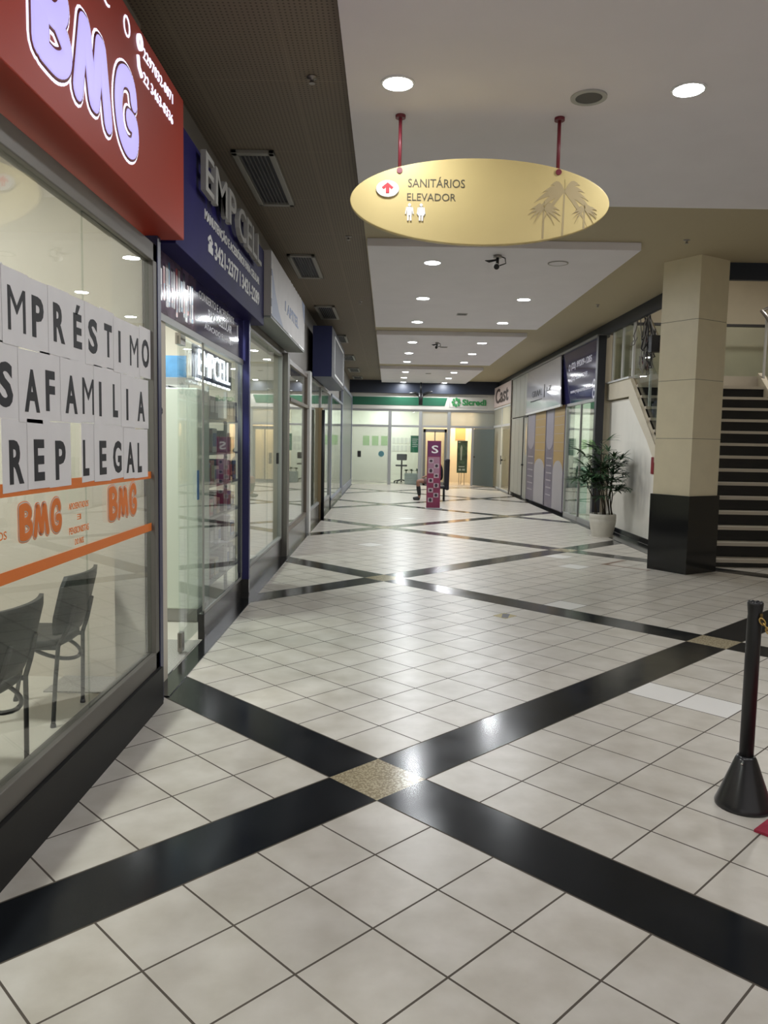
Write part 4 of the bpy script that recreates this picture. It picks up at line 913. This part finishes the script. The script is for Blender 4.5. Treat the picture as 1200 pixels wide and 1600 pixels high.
# fire extinguisher-red sliver beside the pillar: narrow red wall sign
tag(B(4.235, 4.25, 12.40, 12.52, 1.15, 1.42).build('wall_plate', mat('red_plate', (0.22, 0.018, 0.025), 0.4)), 'narrow red plate on the scuffed wall beside the pillar', 'plate')

# ================================================================== OVAL SIGN
OY = 5.51; OX, OZ, OA, OB = 0.60, 3.235, 0.893, 0.290
OV = thing('hanging_sign', 'yellow oval hanging sign pointing to toilets and elevator', 'sign', (OX, OY, OZ-OB))
FM = FRONTF(OY)
MB(FM).disc(OX, OZ, OA, -0.045, 0.0, 96, OB).build('board', gold_sign, OV, bevel=0.006)
sb_ = mat('sign_brown', (0.10, 0.085, 0.05), 0.5)
MB(FM).text('SANIT\u00c1RIOS', 0.105, 0.495, OZ+0.09, OZ+0.16, 0, 0.003).build('lettering', sb_, OV)
MB(FM).text('ELEVADOR', 0.10, 0.435, OZ+0.0, OZ+0.05, 0, 0.003).build('lettering', sb_, OV)
MB(FM).disc(-0.035, OZ+0.075, 0.078, 0, 0.012, 32, 0.055).build('arrow_badge', white, OV)
MB(FM).prism([(-0.047, OZ+0.045), (-0.023, OZ+0.045), (-0.023, OZ+0.085), (-0.008, OZ+0.07), (0.005, OZ+0.083), (-0.035, OZ+0.115), (-0.075, OZ+0.083), (-0.062, OZ+0.07), (-0.047, OZ+0.085)], 0.012, 0.015).build('arrow', red_ink, OV)
pg = MB(FM)
for (px, fem) in ((0.118, 0), (0.198, 1)):
    z = OZ-0.03
    pg.disc(px, z, 0.011, 0, 0.008, 14)
    if fem: pg.prism([(px-0.013, z-0.014), (px-0.024, z-0.07), (px+0.024, z-0.07), (px+0.013, z-0.014)], 0, 0.008)
    else: pg.prism([(px-0.02, z-0.014), (px-0.015, z-0.07), (px+0.015, z-0.07), (px+0.02, z-0.014)], 0, 0.008)
    for sx in (-1, 1): pg.box(px+sx*0.009-0.006, px+sx*0.009+0.006, z-0.105, z-0.07, 0, 0.008); pg.prism([(px+sx*0.016, z-0.016), (px+sx*0.024, z-0.016), (px+sx*0.03, z-0.06), (px+sx*0.023, z-0.062)], 0, 0.008)
pg.build('pictograms', white, OV)
pp = MB(FM); rr = random.Random(2)
pc = [0.0]
def palm(px, pz, hh, r):
    pp.prism([(px-0.007, pz), (px+0.007, pz), (px+0.02*hh+0.005, pz+hh), (px+0.02*hh-0.006, pz+hh)], 0, 0.0012)
    for k in range(11):
        a = PI*(-0.25 + 1.5*k/10); L = r*rr.uniform(0.75, 1.1); cx, cz = px+0.02*hh, pz+hh; up = []; lo = []
        for q in range(6):
            t = q/5; x = cx + L*t*math.cos(a); z = cz + L*0.75*t*math.sin(a) - 0.5*L*t*t; wv = 0.20*L*math.sin(PI*min(1, t+0.08))
            up.append((x, z+wv*0.5)); lo.append((x, z-wv*0.5))
        pc[0] += 0.0001; pp.prism(lo + up[::-1], 0, 0.0014+pc[0])
palm(1.175, OZ-0.22, 0.30, 0.22); palm(1.04, OZ-0.24, 0.20, 0.13); palm(1.32, OZ-0.17, 0.13, 0.10)
pp.build('palm_print', gold_shade, OV)
for x, zt in ((0.045, 3.81), (1.135, 3.81)):
    MB().cyl((x, OY+0.03, OZ+0.20), (x, OY+0.03, 3.81), 0.0125, seg=12).build('rod', red_rod, OV)
    MB().cyl((x, OY+0.03, 3.79), (x, OY+0.03, 3.81), 0.035, seg=20).build('ceiling_cup', red_rod, OV)
    MB(FM).disc(x, OZ+(0.20 if x < 0.5 else 0.205), 0.02, 0, 0.008, 16).build('bolt_cap', red_rod, OV)

# ================================================================== CEILING FITTINGS
def downlight(x, y, label, r=0.105):
    t = thing('downlight', label, 'ceiling light', (x, y, 3.80), 'round downlights in the white ceiling panels')
    MB().ring(x, y, r*0.9, r*1.08, 3.802, 3.81, 28).build('trim_ring', lamp_ring, t)
    MB().disc(x, y, r*0.92, 3.801, 3.8095, 28).build('diffuser', lamp_glow, t)
    l = bpy.data.lights.new('downlight_lamp', 'AREA'); l.shape = 'DISK'; l.size = r*1.7; l.energy = DOWN_W if y > 8 else DOWN_W*0.5; l.color = DOWN_COL
    lo = bpy.data.objects.new('downlight_lamp', l); COL.objects.link(lo); lo.parent = t; lo.location = (0, 0, -0.004)
DL = [(0.02, 5.06, 'big round downlight above the left rod of the oval sign', .1), (1.84, 5.08, 'big round downlight right of the grey ceiling speaker', .1),
      (0.51, 9.86, 'downlight nearest the front edge of the second white panel'),
      (0.50, 12.25, 'second downlight in the left row of the panel with the blank hatch'), (2.05, 12.2, 'downlight beyond the blank hatch in the right row'),
      (0.50, 14.6, 'third downlight in the left row of the hatch panel'), (2.07, 14.55, 'last downlight in the right row of the hatch panel'),
      (0.50, 17.5, 'first left downlight in the middle white panel'), (2.04, 17.45, 'first right downlight in the middle white panel'),
      (0.48, 19.6, 'second left downlight in the middle white panel'), (2.05, 19.55, 'second right downlight in the middle white panel'),
      (0.48, 21.65, 'last left downlight in the middle white panel'), (2.05, 21.6, 'last right downlight in the middle white panel'),
      (0.51, 24.75, 'first left downlight in the panel by the bank'), (2.03, 24.7, 'first right downlight in the panel by the bank'),
      (0.51, 26.9, 'second left downlight in the panel by the bank'), (2.03, 26.85, 'second right downlight in the panel by the bank'),
      (0.52, 28.9, 'left downlight closest to the bank sign'), (2.04, 28.9, 'right downlight closest to the bank sign')]
for d in DL: downlight(*d)
for x, y in ((0.02, 2.5), (1.84, 2.5), (3.7, 2.5), (3.7, 5.1)):   # same lamps continuing over and behind the viewpoint
    downlight(x, y, 'round downlight in the big white panel over the viewpoint', .11)
t = thing('ceiling_speaker', 'round grey grille speaker in the big white ceiling panel', 'speaker', (1.25, 5.21, 3.80))
MB().ring(1.25, 5.21, 0.085, 0.115, 3.80, 3.81, 32).build('rim', mat('speaker_rim', (0.42, 0.42, 0.40), 0.5), t)
MB().disc(1.25, 5.21, 0.087, 3.804, 3.81, 32).build('speaker_mesh', mat('speaker_mesh', (0.10, 0.10, 0.095), 0.7), t)
t = thing('ceiling_hatch', 'blank round cover plate in the second white ceiling panel', 'hatch', (2.05, 9.78, 3.80))
MB().disc(2.05, 9.78, 0.11, 3.803, 3.81, 32).build('cover', white_pnl, t)
MB().ring(2.05, 9.78, 0.11, 0.125, 3.80, 3.81, 32).build('rim', mat('hatch_rim', (0.40, 0.38, 0.36), 0.6), t)
for x, y, lab in ((1.24, 13.68, 'small grey ceiling grille in the hatch panel'), (1.25, 18.3, 'small grey ceiling grille in the middle panel'), (1.25, 25.2, 'small grey ceiling grille in the panel by the bank')):
    t = thing('ceiling_grille', lab, 'grille', (x, y, 3.80)); B(x-0.09, x+0.09, y-0.09, y+0.09, 3.805, 3.81).build('frame', mat('grille_grey', (0.28, 0.27, 0.26), 0.5), t)
    B(x-0.07, x+0.07, y-0.07, y+0.07, 3.802, 3.806).build('slots', mat('grille_dark', (0.08, 0.08, 0.08), 0.6), t)
# air vents
vent_m = mat('vent_frame', (0.30, 0.29, 0.26), 0.45); vdark = mat('vent_dark', (0.012, 0.012, 0.02), 0.6)
VN = [(6.46, 7.87, 'ceiling vent with long slats nearest the viewer, above the navy sign'), (9.92, 11.25, 'ceiling vent above the white light box sign'), (13.55, 14.91, 'third ceiling vent along the left ceiling'),
      (17.2, 18.36, 'fourth ceiling vent, beyond the blue blade sign front'), (21.0, 22.3, 'fifth ceiling vent along the left ceiling'), (24.6, 25.9, 'sixth ceiling vent, near the end of the left ceiling'), (27.6, 28.8, 'last ceiling vent before the bank')]
for y0, y1, lab in VN:
    x0, x1 = -1.31, -0.96
    t = thing('air_vent', lab, 'air vent', ((x0+x1)/2, (y0+y1)/2, 3.87), 'slatted vents along the left ceiling')
    v_ = MB(); v_.box(x0, x0+0.05, y0, y1, 3.868, 3.9); v_.box(x1-0.05, x1, y0, y1, 3.868, 3.9); v_.box(x0, x1, y0, y0+0.06, 3.868, 3.9); v_.box(x0, x1, y1-0.06, y1, 3.868, 3.9)
    v_.build('frame', vent_m, t, bevel=0.006)
    B(x0+0.04, x1-0.04, y0+0.05, y1-0.05, 3.893, 3.899).build('duct', vdark, t)
    s_ = MB()
    for k in range(7):
        xs = x0+0.062+k*0.0335; s_.box(xs, xs+0.004, y0+0.05, y1-0.05, 3.870, 3.888)
    s_.build('slats', mat('vent_slat', (0.20, 0.20, 0.21), 0.4), t)
# sprinklers
for x, y, lab in ((-0.53, 5.2, 'sprinkler head in the brown ceiling left of the big white panel'), (-0.49, 9.05, 'sprinkler head left of the second white panel front corner'), (3.31, 8.96, 'sprinkler head in the ceiling left of the pillar top'),
                  (3.41, 13.04, 'sprinkler head over the potted palm side of the ceiling'), (-0.5, 13.13, 'sprinkler head between the left vents and the hatch panel')):
    t = thing('sprinkler', lab, 'sprinkler', (x, y, 3.85), 'sprinkler heads in the brown ceiling')
    MB().lathe([(0.035, 3.9), (0.035, 3.893), (0.012, 3.89), (0.012, 3.865), (0.02, 3.862), (0.02, 3.858)], x, y, 16).build('body', steel, t)
# ceiling cameras
def ceiling_camera(x, y, zc, label, s=1.0):
    t = thing('ceiling_camera', label, 'camera', (x, y, zc-0.2))
    MB().cyl((x, y, zc), (x, y, zc-0.03), 0.05*s).build('mount', steel, t)
    MB().cyl((x, y, zc-0.03), (x, y, zc-0.10*s), 0.018*s).build('stem', black, t)
    MB().cyl((x-0.01, y+0.04, zc-0.11*s), (x-0.02, y-0.09*s, zc-0.15*s), 0.035*s).build('housing', white if s == 1.0 else black, t)
    MB().cyl((x-0.02, y-0.09*s, zc-0.15*s), (x-0.022, y-0.105*s, zc-0.155*s), 0.032*s).build('lens', black, t)
    MB().tube([(x+0.02, y, zc-0.005), (x+0.09*s, y, zc-0.03), (x+0.10*s, y, zc-0.09*s), (x+0.02, y, zc-0.12*s)], 0.007, 6).build('cable', black, t)
    MB().tube([(x, y, zc-0.05*s), (x-0.10*s, y, zc-0.07*s), (x-0.15*s, y-0.02, zc-0.065*s)], [0.01, 0.016, 0.004], 6).build('cable', black, t)
ceiling_camera(1.26, 9.45, 3.81, 'small camera with dangling cable under the second white ceiling panel')
ceiling_camera(1.05, 17.5, 3.81, 'small dark camera under the middle white ceiling panel', 0.8)
HB = thing('hanging_device', 'dark branching device hanging before the green bank band', 'camera', (1.18, 29.0, 3.0))
MB().cyl((1.18, 28.95, 3.43), (1.18, 28.95, 2.98), 0.09, 0.07, 10).build('body', black, HB)
MB().cyl((1.18, 28.95, 3.81), (1.18, 28.95, 3.43), 0.03).build('stem', black, HB)
for sx in (-1, 1): MB().tube([(1.18, 28.95, 3.3), (1.18+sx*0.2, 28.95, 3.42), (1.18+sx*0.42, 28.92, 3.48 if sx > 0 else 3.40)], [0.05, 0.05, 0.03], 8).build('arm', black, HB)

# ================================================================== FLOOR THINGS
# stanchion
SXp, SYp = 1.605, 3.32
SN = thing('stanchion_post', 'black queue post with cone base at the right edge', 'stanchion', (SXp, SYp, 0))
MB().lathe([(0.118, 0.0), (0.12, 0.012), (0.112, 0.03), (0.045, 0.215), (0.036, 0.23)], SXp, SYp, 40).build('base', black_gloss, SN)
MB().lathe([(0.030, 0.225), (0.030, 0.84), (0.0285, 0.86), (0.033, 0.905), (0.033, 0.912), (0.027, 0.915), (0.02, 0.905)], SXp, SYp, 28).build('post', mat('post_black', (0.012, 0.012, 0.013), 0.4), SN)
c_ = MB()
for k in range(8): c_.ball((SXp+0.026*math.cos(2*PI*k/8), SYp+0.026*math.sin(2*PI*k/8), 0.912), 0.007, 8, 6)
c_.build('cap_studs', black_gloss, SN)
B(SXp+0.006, SXp+0.018, SYp-0.036, SYp-0.027, 0.84, 0.87).build('chain_clip', mat('brass_clip', (0.16, 0.11, 0.04), 0.4, 0.8), SN)
MB().ball((SXp-0.035, SYp-0.04, 0.205), 0.006, 8, 6).build('screw', chrome, SN)
# chain: hangs from the clip and runs out of frame
gold = mat('gold_chain', (0.62, 0.42, 0.14), 0.3, 1.0)
CHN = thing('barrier_chain', 'gold chain hanging from the black queue post', 'chain', (SXp+0.3, SYp-0.1, 0.6))
def cpt(t): x = SXp+0.012+0.9*t; return Vector((x, SYp-0.045-0.25*t, 0.838-0.42*(1-(1-min(1, t/0.9))**3)))
L = 0; k = 0; t = 0.0
while t < 0.6:
    p0 = cpt(t); d = (cpt(t+0.01)-p0).normalized(); n1 = d.cross(Vector((0, 0, 1))).normalized(); n2 = d.cross(n1)
    n = n1 if k % 2 else n2
    pts = [p0 + d*0.017*math.cos(a) + n*0.0095*math.sin(a) for a in [2*PI*q/14 for q in range(15)]]
    MB().tube(pts, 0.0033, 6, False).build('link', gold, CHN)
    t += 0.024/ (cpt(t+0.01)-cpt(t)).length*0.01; k += 1
# red mat corner
rm = MB(); ang = 0.0
cx_, cy_ = 1.539, 3.079; dA = Vector((0.106, 0.096, 0)).normalized(); dB = Vector((0.25, -0.55, 0)).normalized(); dB = Vector((dA.y, -dA.x, 0))
q = [Vector((cx_, cy_, 0)), Vector((cx_, cy_, 0))+dB*0.9, Vector((cx_, cy_, 0))+dB*0.9+dA*1.4, Vector((cx_, cy_, 0))+dA*1.4]
rm.hexa([(v.x, v.y, 0.001) for v in q] + [(v.x, v.y, 0.012) for v in q])
tag(rm.build('floor_mat', mat('red_mat', (0.30, 0.02, 0.045), 0.85, noise=0.15, nscale=60)), 'red mat corner on the floor below the queue post', 'mat')
# hazard sticker
hs = MB(); q = [(0.997, 7.053), (1.121, 7.172), (1.222, 7.06), (1.097, 6.935)]
hs.hexa([(x, y, 0.0005) for x, y in q[::-1]] + [(x, y, 0.002) for x, y in q[::-1]])
o = tag(hs.build('floor_sticker', mat('sticker_yellow', (0.38, 0.30, 0.10), 0.5)), 'small worn yellow and black sticker on the floor tiles', 'sticker')
k2 = MB(); k2.hexa([(1.065, 6.975, 0.002), (1.12, 6.955, 0.002), (1.165, 7.12, 0.002), (1.10, 7.14, 0.002), (1.065, 6.975, 0.003), (1.12, 6.955, 0.003), (1.165, 7.12, 0.003), (1.10, 7.14, 0.003)])
k2.build('black_stripe', black, o)

# potted palm
PX, PY = 3.80, 13.6
PP = thing('potted_palm', 'lady palm with fan leaves in a white ribbed pot', 'potted plant', (PX, PY, 0))
MB().lathe([(0.165, 0.0), (0.175, 0.01), (0.18, 0.03), (0.205, 0.13), (0.225, 0.25), (0.23, 0.30), (0.222, 0.31), (0.229, 0.32), (0.226, 0.385), (0.215, 0.40), (0.205, 0.395), (0.20, 0.345)], PX, PY, 40, close=False).build('pot', mat('pot_white', (0.60, 0.57, 0.50), 0.6, noise=0.05, nscale=8), PP)
MB().disc(PX, PY, 0.203, 0.335, 0.355, 32).build('soil', mat('soil', (0.02, 0.014, 0.009), 0.95), PP)
MB().disc(PX, PY, 0.21, 0.0, 0.012, 32).build('saucer', MATS['pot_white'], PP)
palm_l = [mat('palm_leaf', (0.030, 0.078, 0.032), 0.36), mat('palm_leaf_light', (0.04, 0.10, 0.034), 0.4)]
cane_m = mat('palm_cane', (0.045, 0.034, 0.02), 0.8)
rr = random.Random(21)
# canes: base offset, top position (relative to pot centre), heights
canes = [(-0.09, 0.0, -0.22, 0.02, 1.35), (-0.05, 0.06, -0.30, 0.1, 1.05), (0.0, -0.05, -0.05, -0.05, 1.60), (0.03, 0.04, 0.05, 0.1, 1.45), (0.07, -0.03, 0.10, -0.1, 1.25), (0.09, 0.03, 0.22, 0.0, 1.15), (0.11, 0.0, 0.26, 0.1, 1.42), (0.13, -0.02, 0.20, -0.1, 0.95), (-0.02, -0.08, -0.12, -0.16, 1.15), (0.05, 0.08, 0.0, 0.2, 1.3)]
for (bx, by, tx, ty, hz) in canes:
    b0 = Vector((PX+bx*1.25, PY+by*1.25, 0.35)); t0 = Vector((PX+(tx-0.10)*0.8, PY+ty*0.75-0.05, hz))
    path = [b0.lerp(t0, k/6) + Vector((0.02*math.sin(k*1.3+bx*20), 0, 0)) for k in range(7)]
    cane = MB().tube(path, [0.0105]*3+[0.010, 0.009, 0.008, 0.006], 7).build('cane', cane_m, PP)
    nl = 9
    for k in range(nl):
        s_ = 0.52+0.48*(k+1)/nl; o0 = b0.lerp(t0, s_)
        a = rr.uniform(0, 2*PI); e = rr.uniform(-0.1, 0.9)
        # favour outward direction
        out = Vector((math.cos(a) + tx*2.2, 0.8*math.sin(a) + ty, 0)); out = out.normalized() if out.length > 0.05 else Vector((1, 0, 0))
        d = Vector((out.x*math.cos(e), out.y*math.cos(e), math.sin(e)))
        pl = rr.uniform(0.10, 0.26); tip = o0 + d*pl
        l_ = MB(); l_.mi(0).tube([o0, tip], 0.0035, 5)
        l_.mi(1 if rr.random() < 0.2 else 0)
        side = d.cross(Vector((0, 0, 1))); side = side.normalized() if side.length > 1e-3 else Vector((1, 0, 0)); up = side.cross(d)
        n = rr.randint(8, 11)
        for q in range(n):
            th = -1.35 + 2.7*q/(n-1) + rr.uniform(-0.06, 0.06)
            dd_ = d*math.cos(th) + side*math.sin(th) + up*rr.uniform(-0.05, 0.15)
            leaf_blade(l_, tip, dd_, rr.uniform(0.24, 0.34)*(1-0.12*abs(th)), 0.033, rr.uniform(0.10, 0.34), 0.0)
        for v in l_.bm.verts:            # leaves bend back from the wall behind
            if v.co.x > 4.19: v.co.x = 4.19 - 0.35*(v.co.x-4.19)
        l_.build('frond', palm_l, PP)

# display totem
TX0, TX1, TY = 0.955, 1.285, 18.75
TT = thing('display_totem', 'tall narrow magenta display stand with product photos', 'display stand', ((TX0+TX1)/2, TY, 0))
B(TX0, TX1, TY, TY+0.09, 0.02, 1.64).build('panel', mat('totem_magenta', (0.22, 0.025, 0.075), 0.4, noise=0.2, nscale=3), TT, bevel=0.004)
B(TX0-0.02, TX1+0.05, TY-0.08, TY+0.22, 0, 0.02).build('base_plate', mat('totem_base', (0.5, 0.5, 0.5), 0.4), TT)
MB(FRONTF(TY)).box(TX0+0.003, TX1-0.003, 1.27, 1.62, 0, 0.002).build('header', mat('totem_purple', (0.14, 0.02, 0.09), 0.4), TT)
MB(FRONTF(TY)).text('S', TX0+0.10, TX1-0.07, 1.34, 1.53, 0.002, 0.002, bold=0.015).build('header_letter', white, TT)
MB(FRONTF(TY)).box(TX0+0.02, TX1-0.03, 0.85, 1.25, 0, 0.001).build('pale_field', mat('totem_pink', (0.33, 0.17, 0.24), 0.5), TT)
ph = MB(FRONTF(TY)); zz = 1.14
for k in range(9):
    x = TX0+0.03 if k % 2 == 0 else TX0+0.165; z = 1.10-0.118*k
    ph.mi(0).box(x, x+0.125, z, z+0.11, 0.0012, 0.003); ph.mi(1).disc(x+0.062, z+0.055, 0.036, 0.003, 0.0045, 10, 0.03+0.008*(k % 3))
ph.build('product_photos', [mat('photo_pale', (0.42, 0.32, 0.36), 0.4), mat('photo_dark', (0.035, 0.02, 0.03), 0.4)], TT)

# seated person and chair behind the totem
PYc = 21.6
PC_ = thing('chair', 'dark upholstered chair under the seated person behind the display stand', 'chair', (1.42, PYc, 0))
ch_d = mat('dark_upholstery', (0.016, 0.015, 0.02), 0.7)
B(1.12, 1.60, PYc-0.24, PYc+0.24, 0.34, 0.40).build('seat', ch_d, PC_, bevel=0.02)
MB().hexa([(x+0.03, y, z) for x, y, z in [(1.56, PYc-0.23, 0.34), (1.64, PYc-0.23, 0.34), (1.64, PYc+0.23, 0.34), (1.56, PYc+0.23, 0.34), (1.60, PYc-0.21, 1.12), (1.66, PYc-0.21, 1.12), (1.66, PYc+0.21, 1.12), (1.60, PYc+0.21, 1.12)]]).build('backrest', ch_d, PC_, bevel=0.02)
MB().hexa([(1.60, PYc-0.27, 0.30), (1.70, PYc-0.27, 0.30), (1.70, PYc+0.27, 0.30), (1.60, PYc+0.27, 0.30), (1.595, PYc-0.25, 1.14), (1.715, PYc-0.25, 1.16), (1.715, PYc+0.25, 1.16), (1.595, PYc+0.25, 1.14)]).build('draped_jacket', mat('jacket_black', (0.012, 0.011, 0.016), 0.85), PC_, bevel=0.03)
for x in (1.16, 1.58):
    for sy in (-1, 1): MB().cyl((x, PYc+sy*0.2, 0), (x, PYc+sy*0.2, 0.345), 0.016).build('leg', black, PC_)
def skin_mesh(name, joints, edges, m, parent, sub=2):
    me = bpy.data.meshes.new(name); me.from_pydata([Vector(j[0])-base_of(parent) for j in joints], edges, [])
    o = bpy.data.objects.new(name, me); COL.objects.link(o); o.parent = parent
    o.modifiers.new('skin', 'SKIN')
    for v, j in zip(me.skin_vertices[0].data, joints):
        v.radius = (j[1], j[1]) if not isinstance(j[1], tuple) else j[1]; v.use_root = False
    me.skin_vertices[0].data[0].use_root = True
    d = o.modifiers.new('sub', 'SUBSURF'); d.levels = d.render_levels = sub
    me.materials.append(m)
    for p in me.polygons: p.use_smooth = True
    return o
PE = thing('person', 'person in dark top and shorts sitting sideways behind the magenta display stand', 'person', (1.3, PYc, 0))
skin = mat('skin', (0.30, 0.15, 0.10), 0.55)
cy = PYc
J = [((1.42, cy, 0.55), .125), ((1.43, cy, 0.72), .115), ((1.42, cy, 0.90), .125), ((1.38, cy, 1.03), .11), ((1.355, cy, 1.12), .05), ((1.33, cy, 1.20), .075), ((1.315, cy, 1.29), .085), ((1.315, cy, 1.36), .05)]
E_ = [(i, i+1) for i in range(7)]
def addchain(start, pts):
    p = start
    for q in pts: J.append(q); E_.append((p, len(J)-1)); p = len(J)-1
    return p
for sy in (-1, 1):
    y = cy+sy*0.10
    addchain(0, [((1.36, y, 0.53), .085), ((1.12, y+sy*.02, 0.53), .075), ((0.88, y+sy*.03, 0.53), .058), ((0.85, y+sy*.03, 0.50), .055), ((0.88, y+sy*.03, 0.30), .055), ((0.90, y+sy*.02, 0.10), .036), ((0.90, y+sy*.02, 0.06), .036), ((0.82, y+sy*.03, 0.035), .03), ((0.74, y+sy*.03, 0.028), .022)])
    w_i = addchain(3, [((1.37, cy+sy*0.17, 1.02), .055), ((1.33, cy+sy*0.21, 0.78), .042), ((1.14, cy+sy*0.14, 0.68), .036), ((1.09, cy+sy*0.12, 0.665), .026), ((1.05, cy+sy*0.105, 0.655), .028)])
    for fi, (dz, dl) in enumerate(((0.028, .06), (0.01, .07), (-0.008, .066), (-0.026, .055))):
        addchain(w_i, [((1.02, cy+sy*(0.10+dz*0.6), 0.648+dz*0.2), .009), ((1.02-dl*0.5, cy+sy*(0.095+dz), 0.64), .008), ((1.02-dl*0.9, cy+sy*(0.092+dz), 0.62), .007)])
    addchain(w_i, [((1.04, cy+sy*0.08, 0.665), .01), ((1.01, cy+sy*0.065, 0.66), .008)])
body = skin_mesh('body', J, E_, skin, PE)
# clothing as shells following the body
TP = [((1.42, cy, 0.53), .14), ((1.43, cy, 0.72), .13), ((1.42, cy, 0.90), .14), ((1.38, cy, 1.05), .115)]
tj = TP[:]; te = [(0, 1), (1, 2), (2, 3)]
for sy in (-1, 1):
    tj.append(((1.37, cy+sy*0.17, 1.02), .068)); te.append((3, len(tj)-1)); tj.append(((1.335, cy+sy*0.205, 0.82), .058)); te.append((len(tj)-2, len(tj)-1))
skin_mesh('dark_top', tj, te, mat('top_black', (0.014, 0.013, 0.017), 0.8), PE)
sj = [((1.42, cy, 0.55), .135)]; se = []
for sy in (-1, 1):
    p = 0
    for q in (((1.34, cy+sy*0.10, 0.53), .10), ((1.15, cy+sy*0.12, 0.53), .088), ((0.98, cy+sy*0.13, 0.53), .078)): sj.append(q); se.append((p, len(sj)-1)); p = len(sj)-1
skin_mesh('shorts', sj, se, mat('shorts_brown', (0.14, 0.075, 0.075), 0.8), PE)
for sy in (-1, 1):
    y = cy+sy*0.13
    skin_mesh('sock', [((0.865, y, 0.42), .06), ((0.88, y, 0.28), .06), ((0.90, y, 0.12), .045)], [(0, 1), (1, 2)], mat('sock_black', (0.014, 0.014, 0.015), 0.7), PE)
    skin_mesh('shoe', [((0.92, y-sy*.01, 0.055), .052), ((0.84, y, 0.045), .044), ((0.72, y, 0.034), .034)], [(0, 1), (1, 2)], mat('shoe_black', (0.012, 0.012, 0.012), 0.5), PE)
MB().ball((1.335, cy, 1.315), 0.098, 14, 10, (1.0, 0.9, 1.05)).ball((1.41, cy, 1.28), 0.055, 10, 8).build('hair', mat('hair_dark', (0.015, 0.011, 0.009), 0.6), PE)
fc = MB()
for sy in (-1, 1): fc.ball((1.238, cy+sy*0.03, 1.285), 0.009, 8, 6); fc.ball((1.325, cy+sy*0.088, 1.27), 0.022, 8, 6, (0.7, 0.4, 1.2))
fc.ball((1.225, cy, 1.255), 0.014, 8, 6); fc.ball((1.238, cy, 1.215), 0.012, 8, 6, (0.5, 1.6, 0.5))
fc.build('face_features', skin, PE)
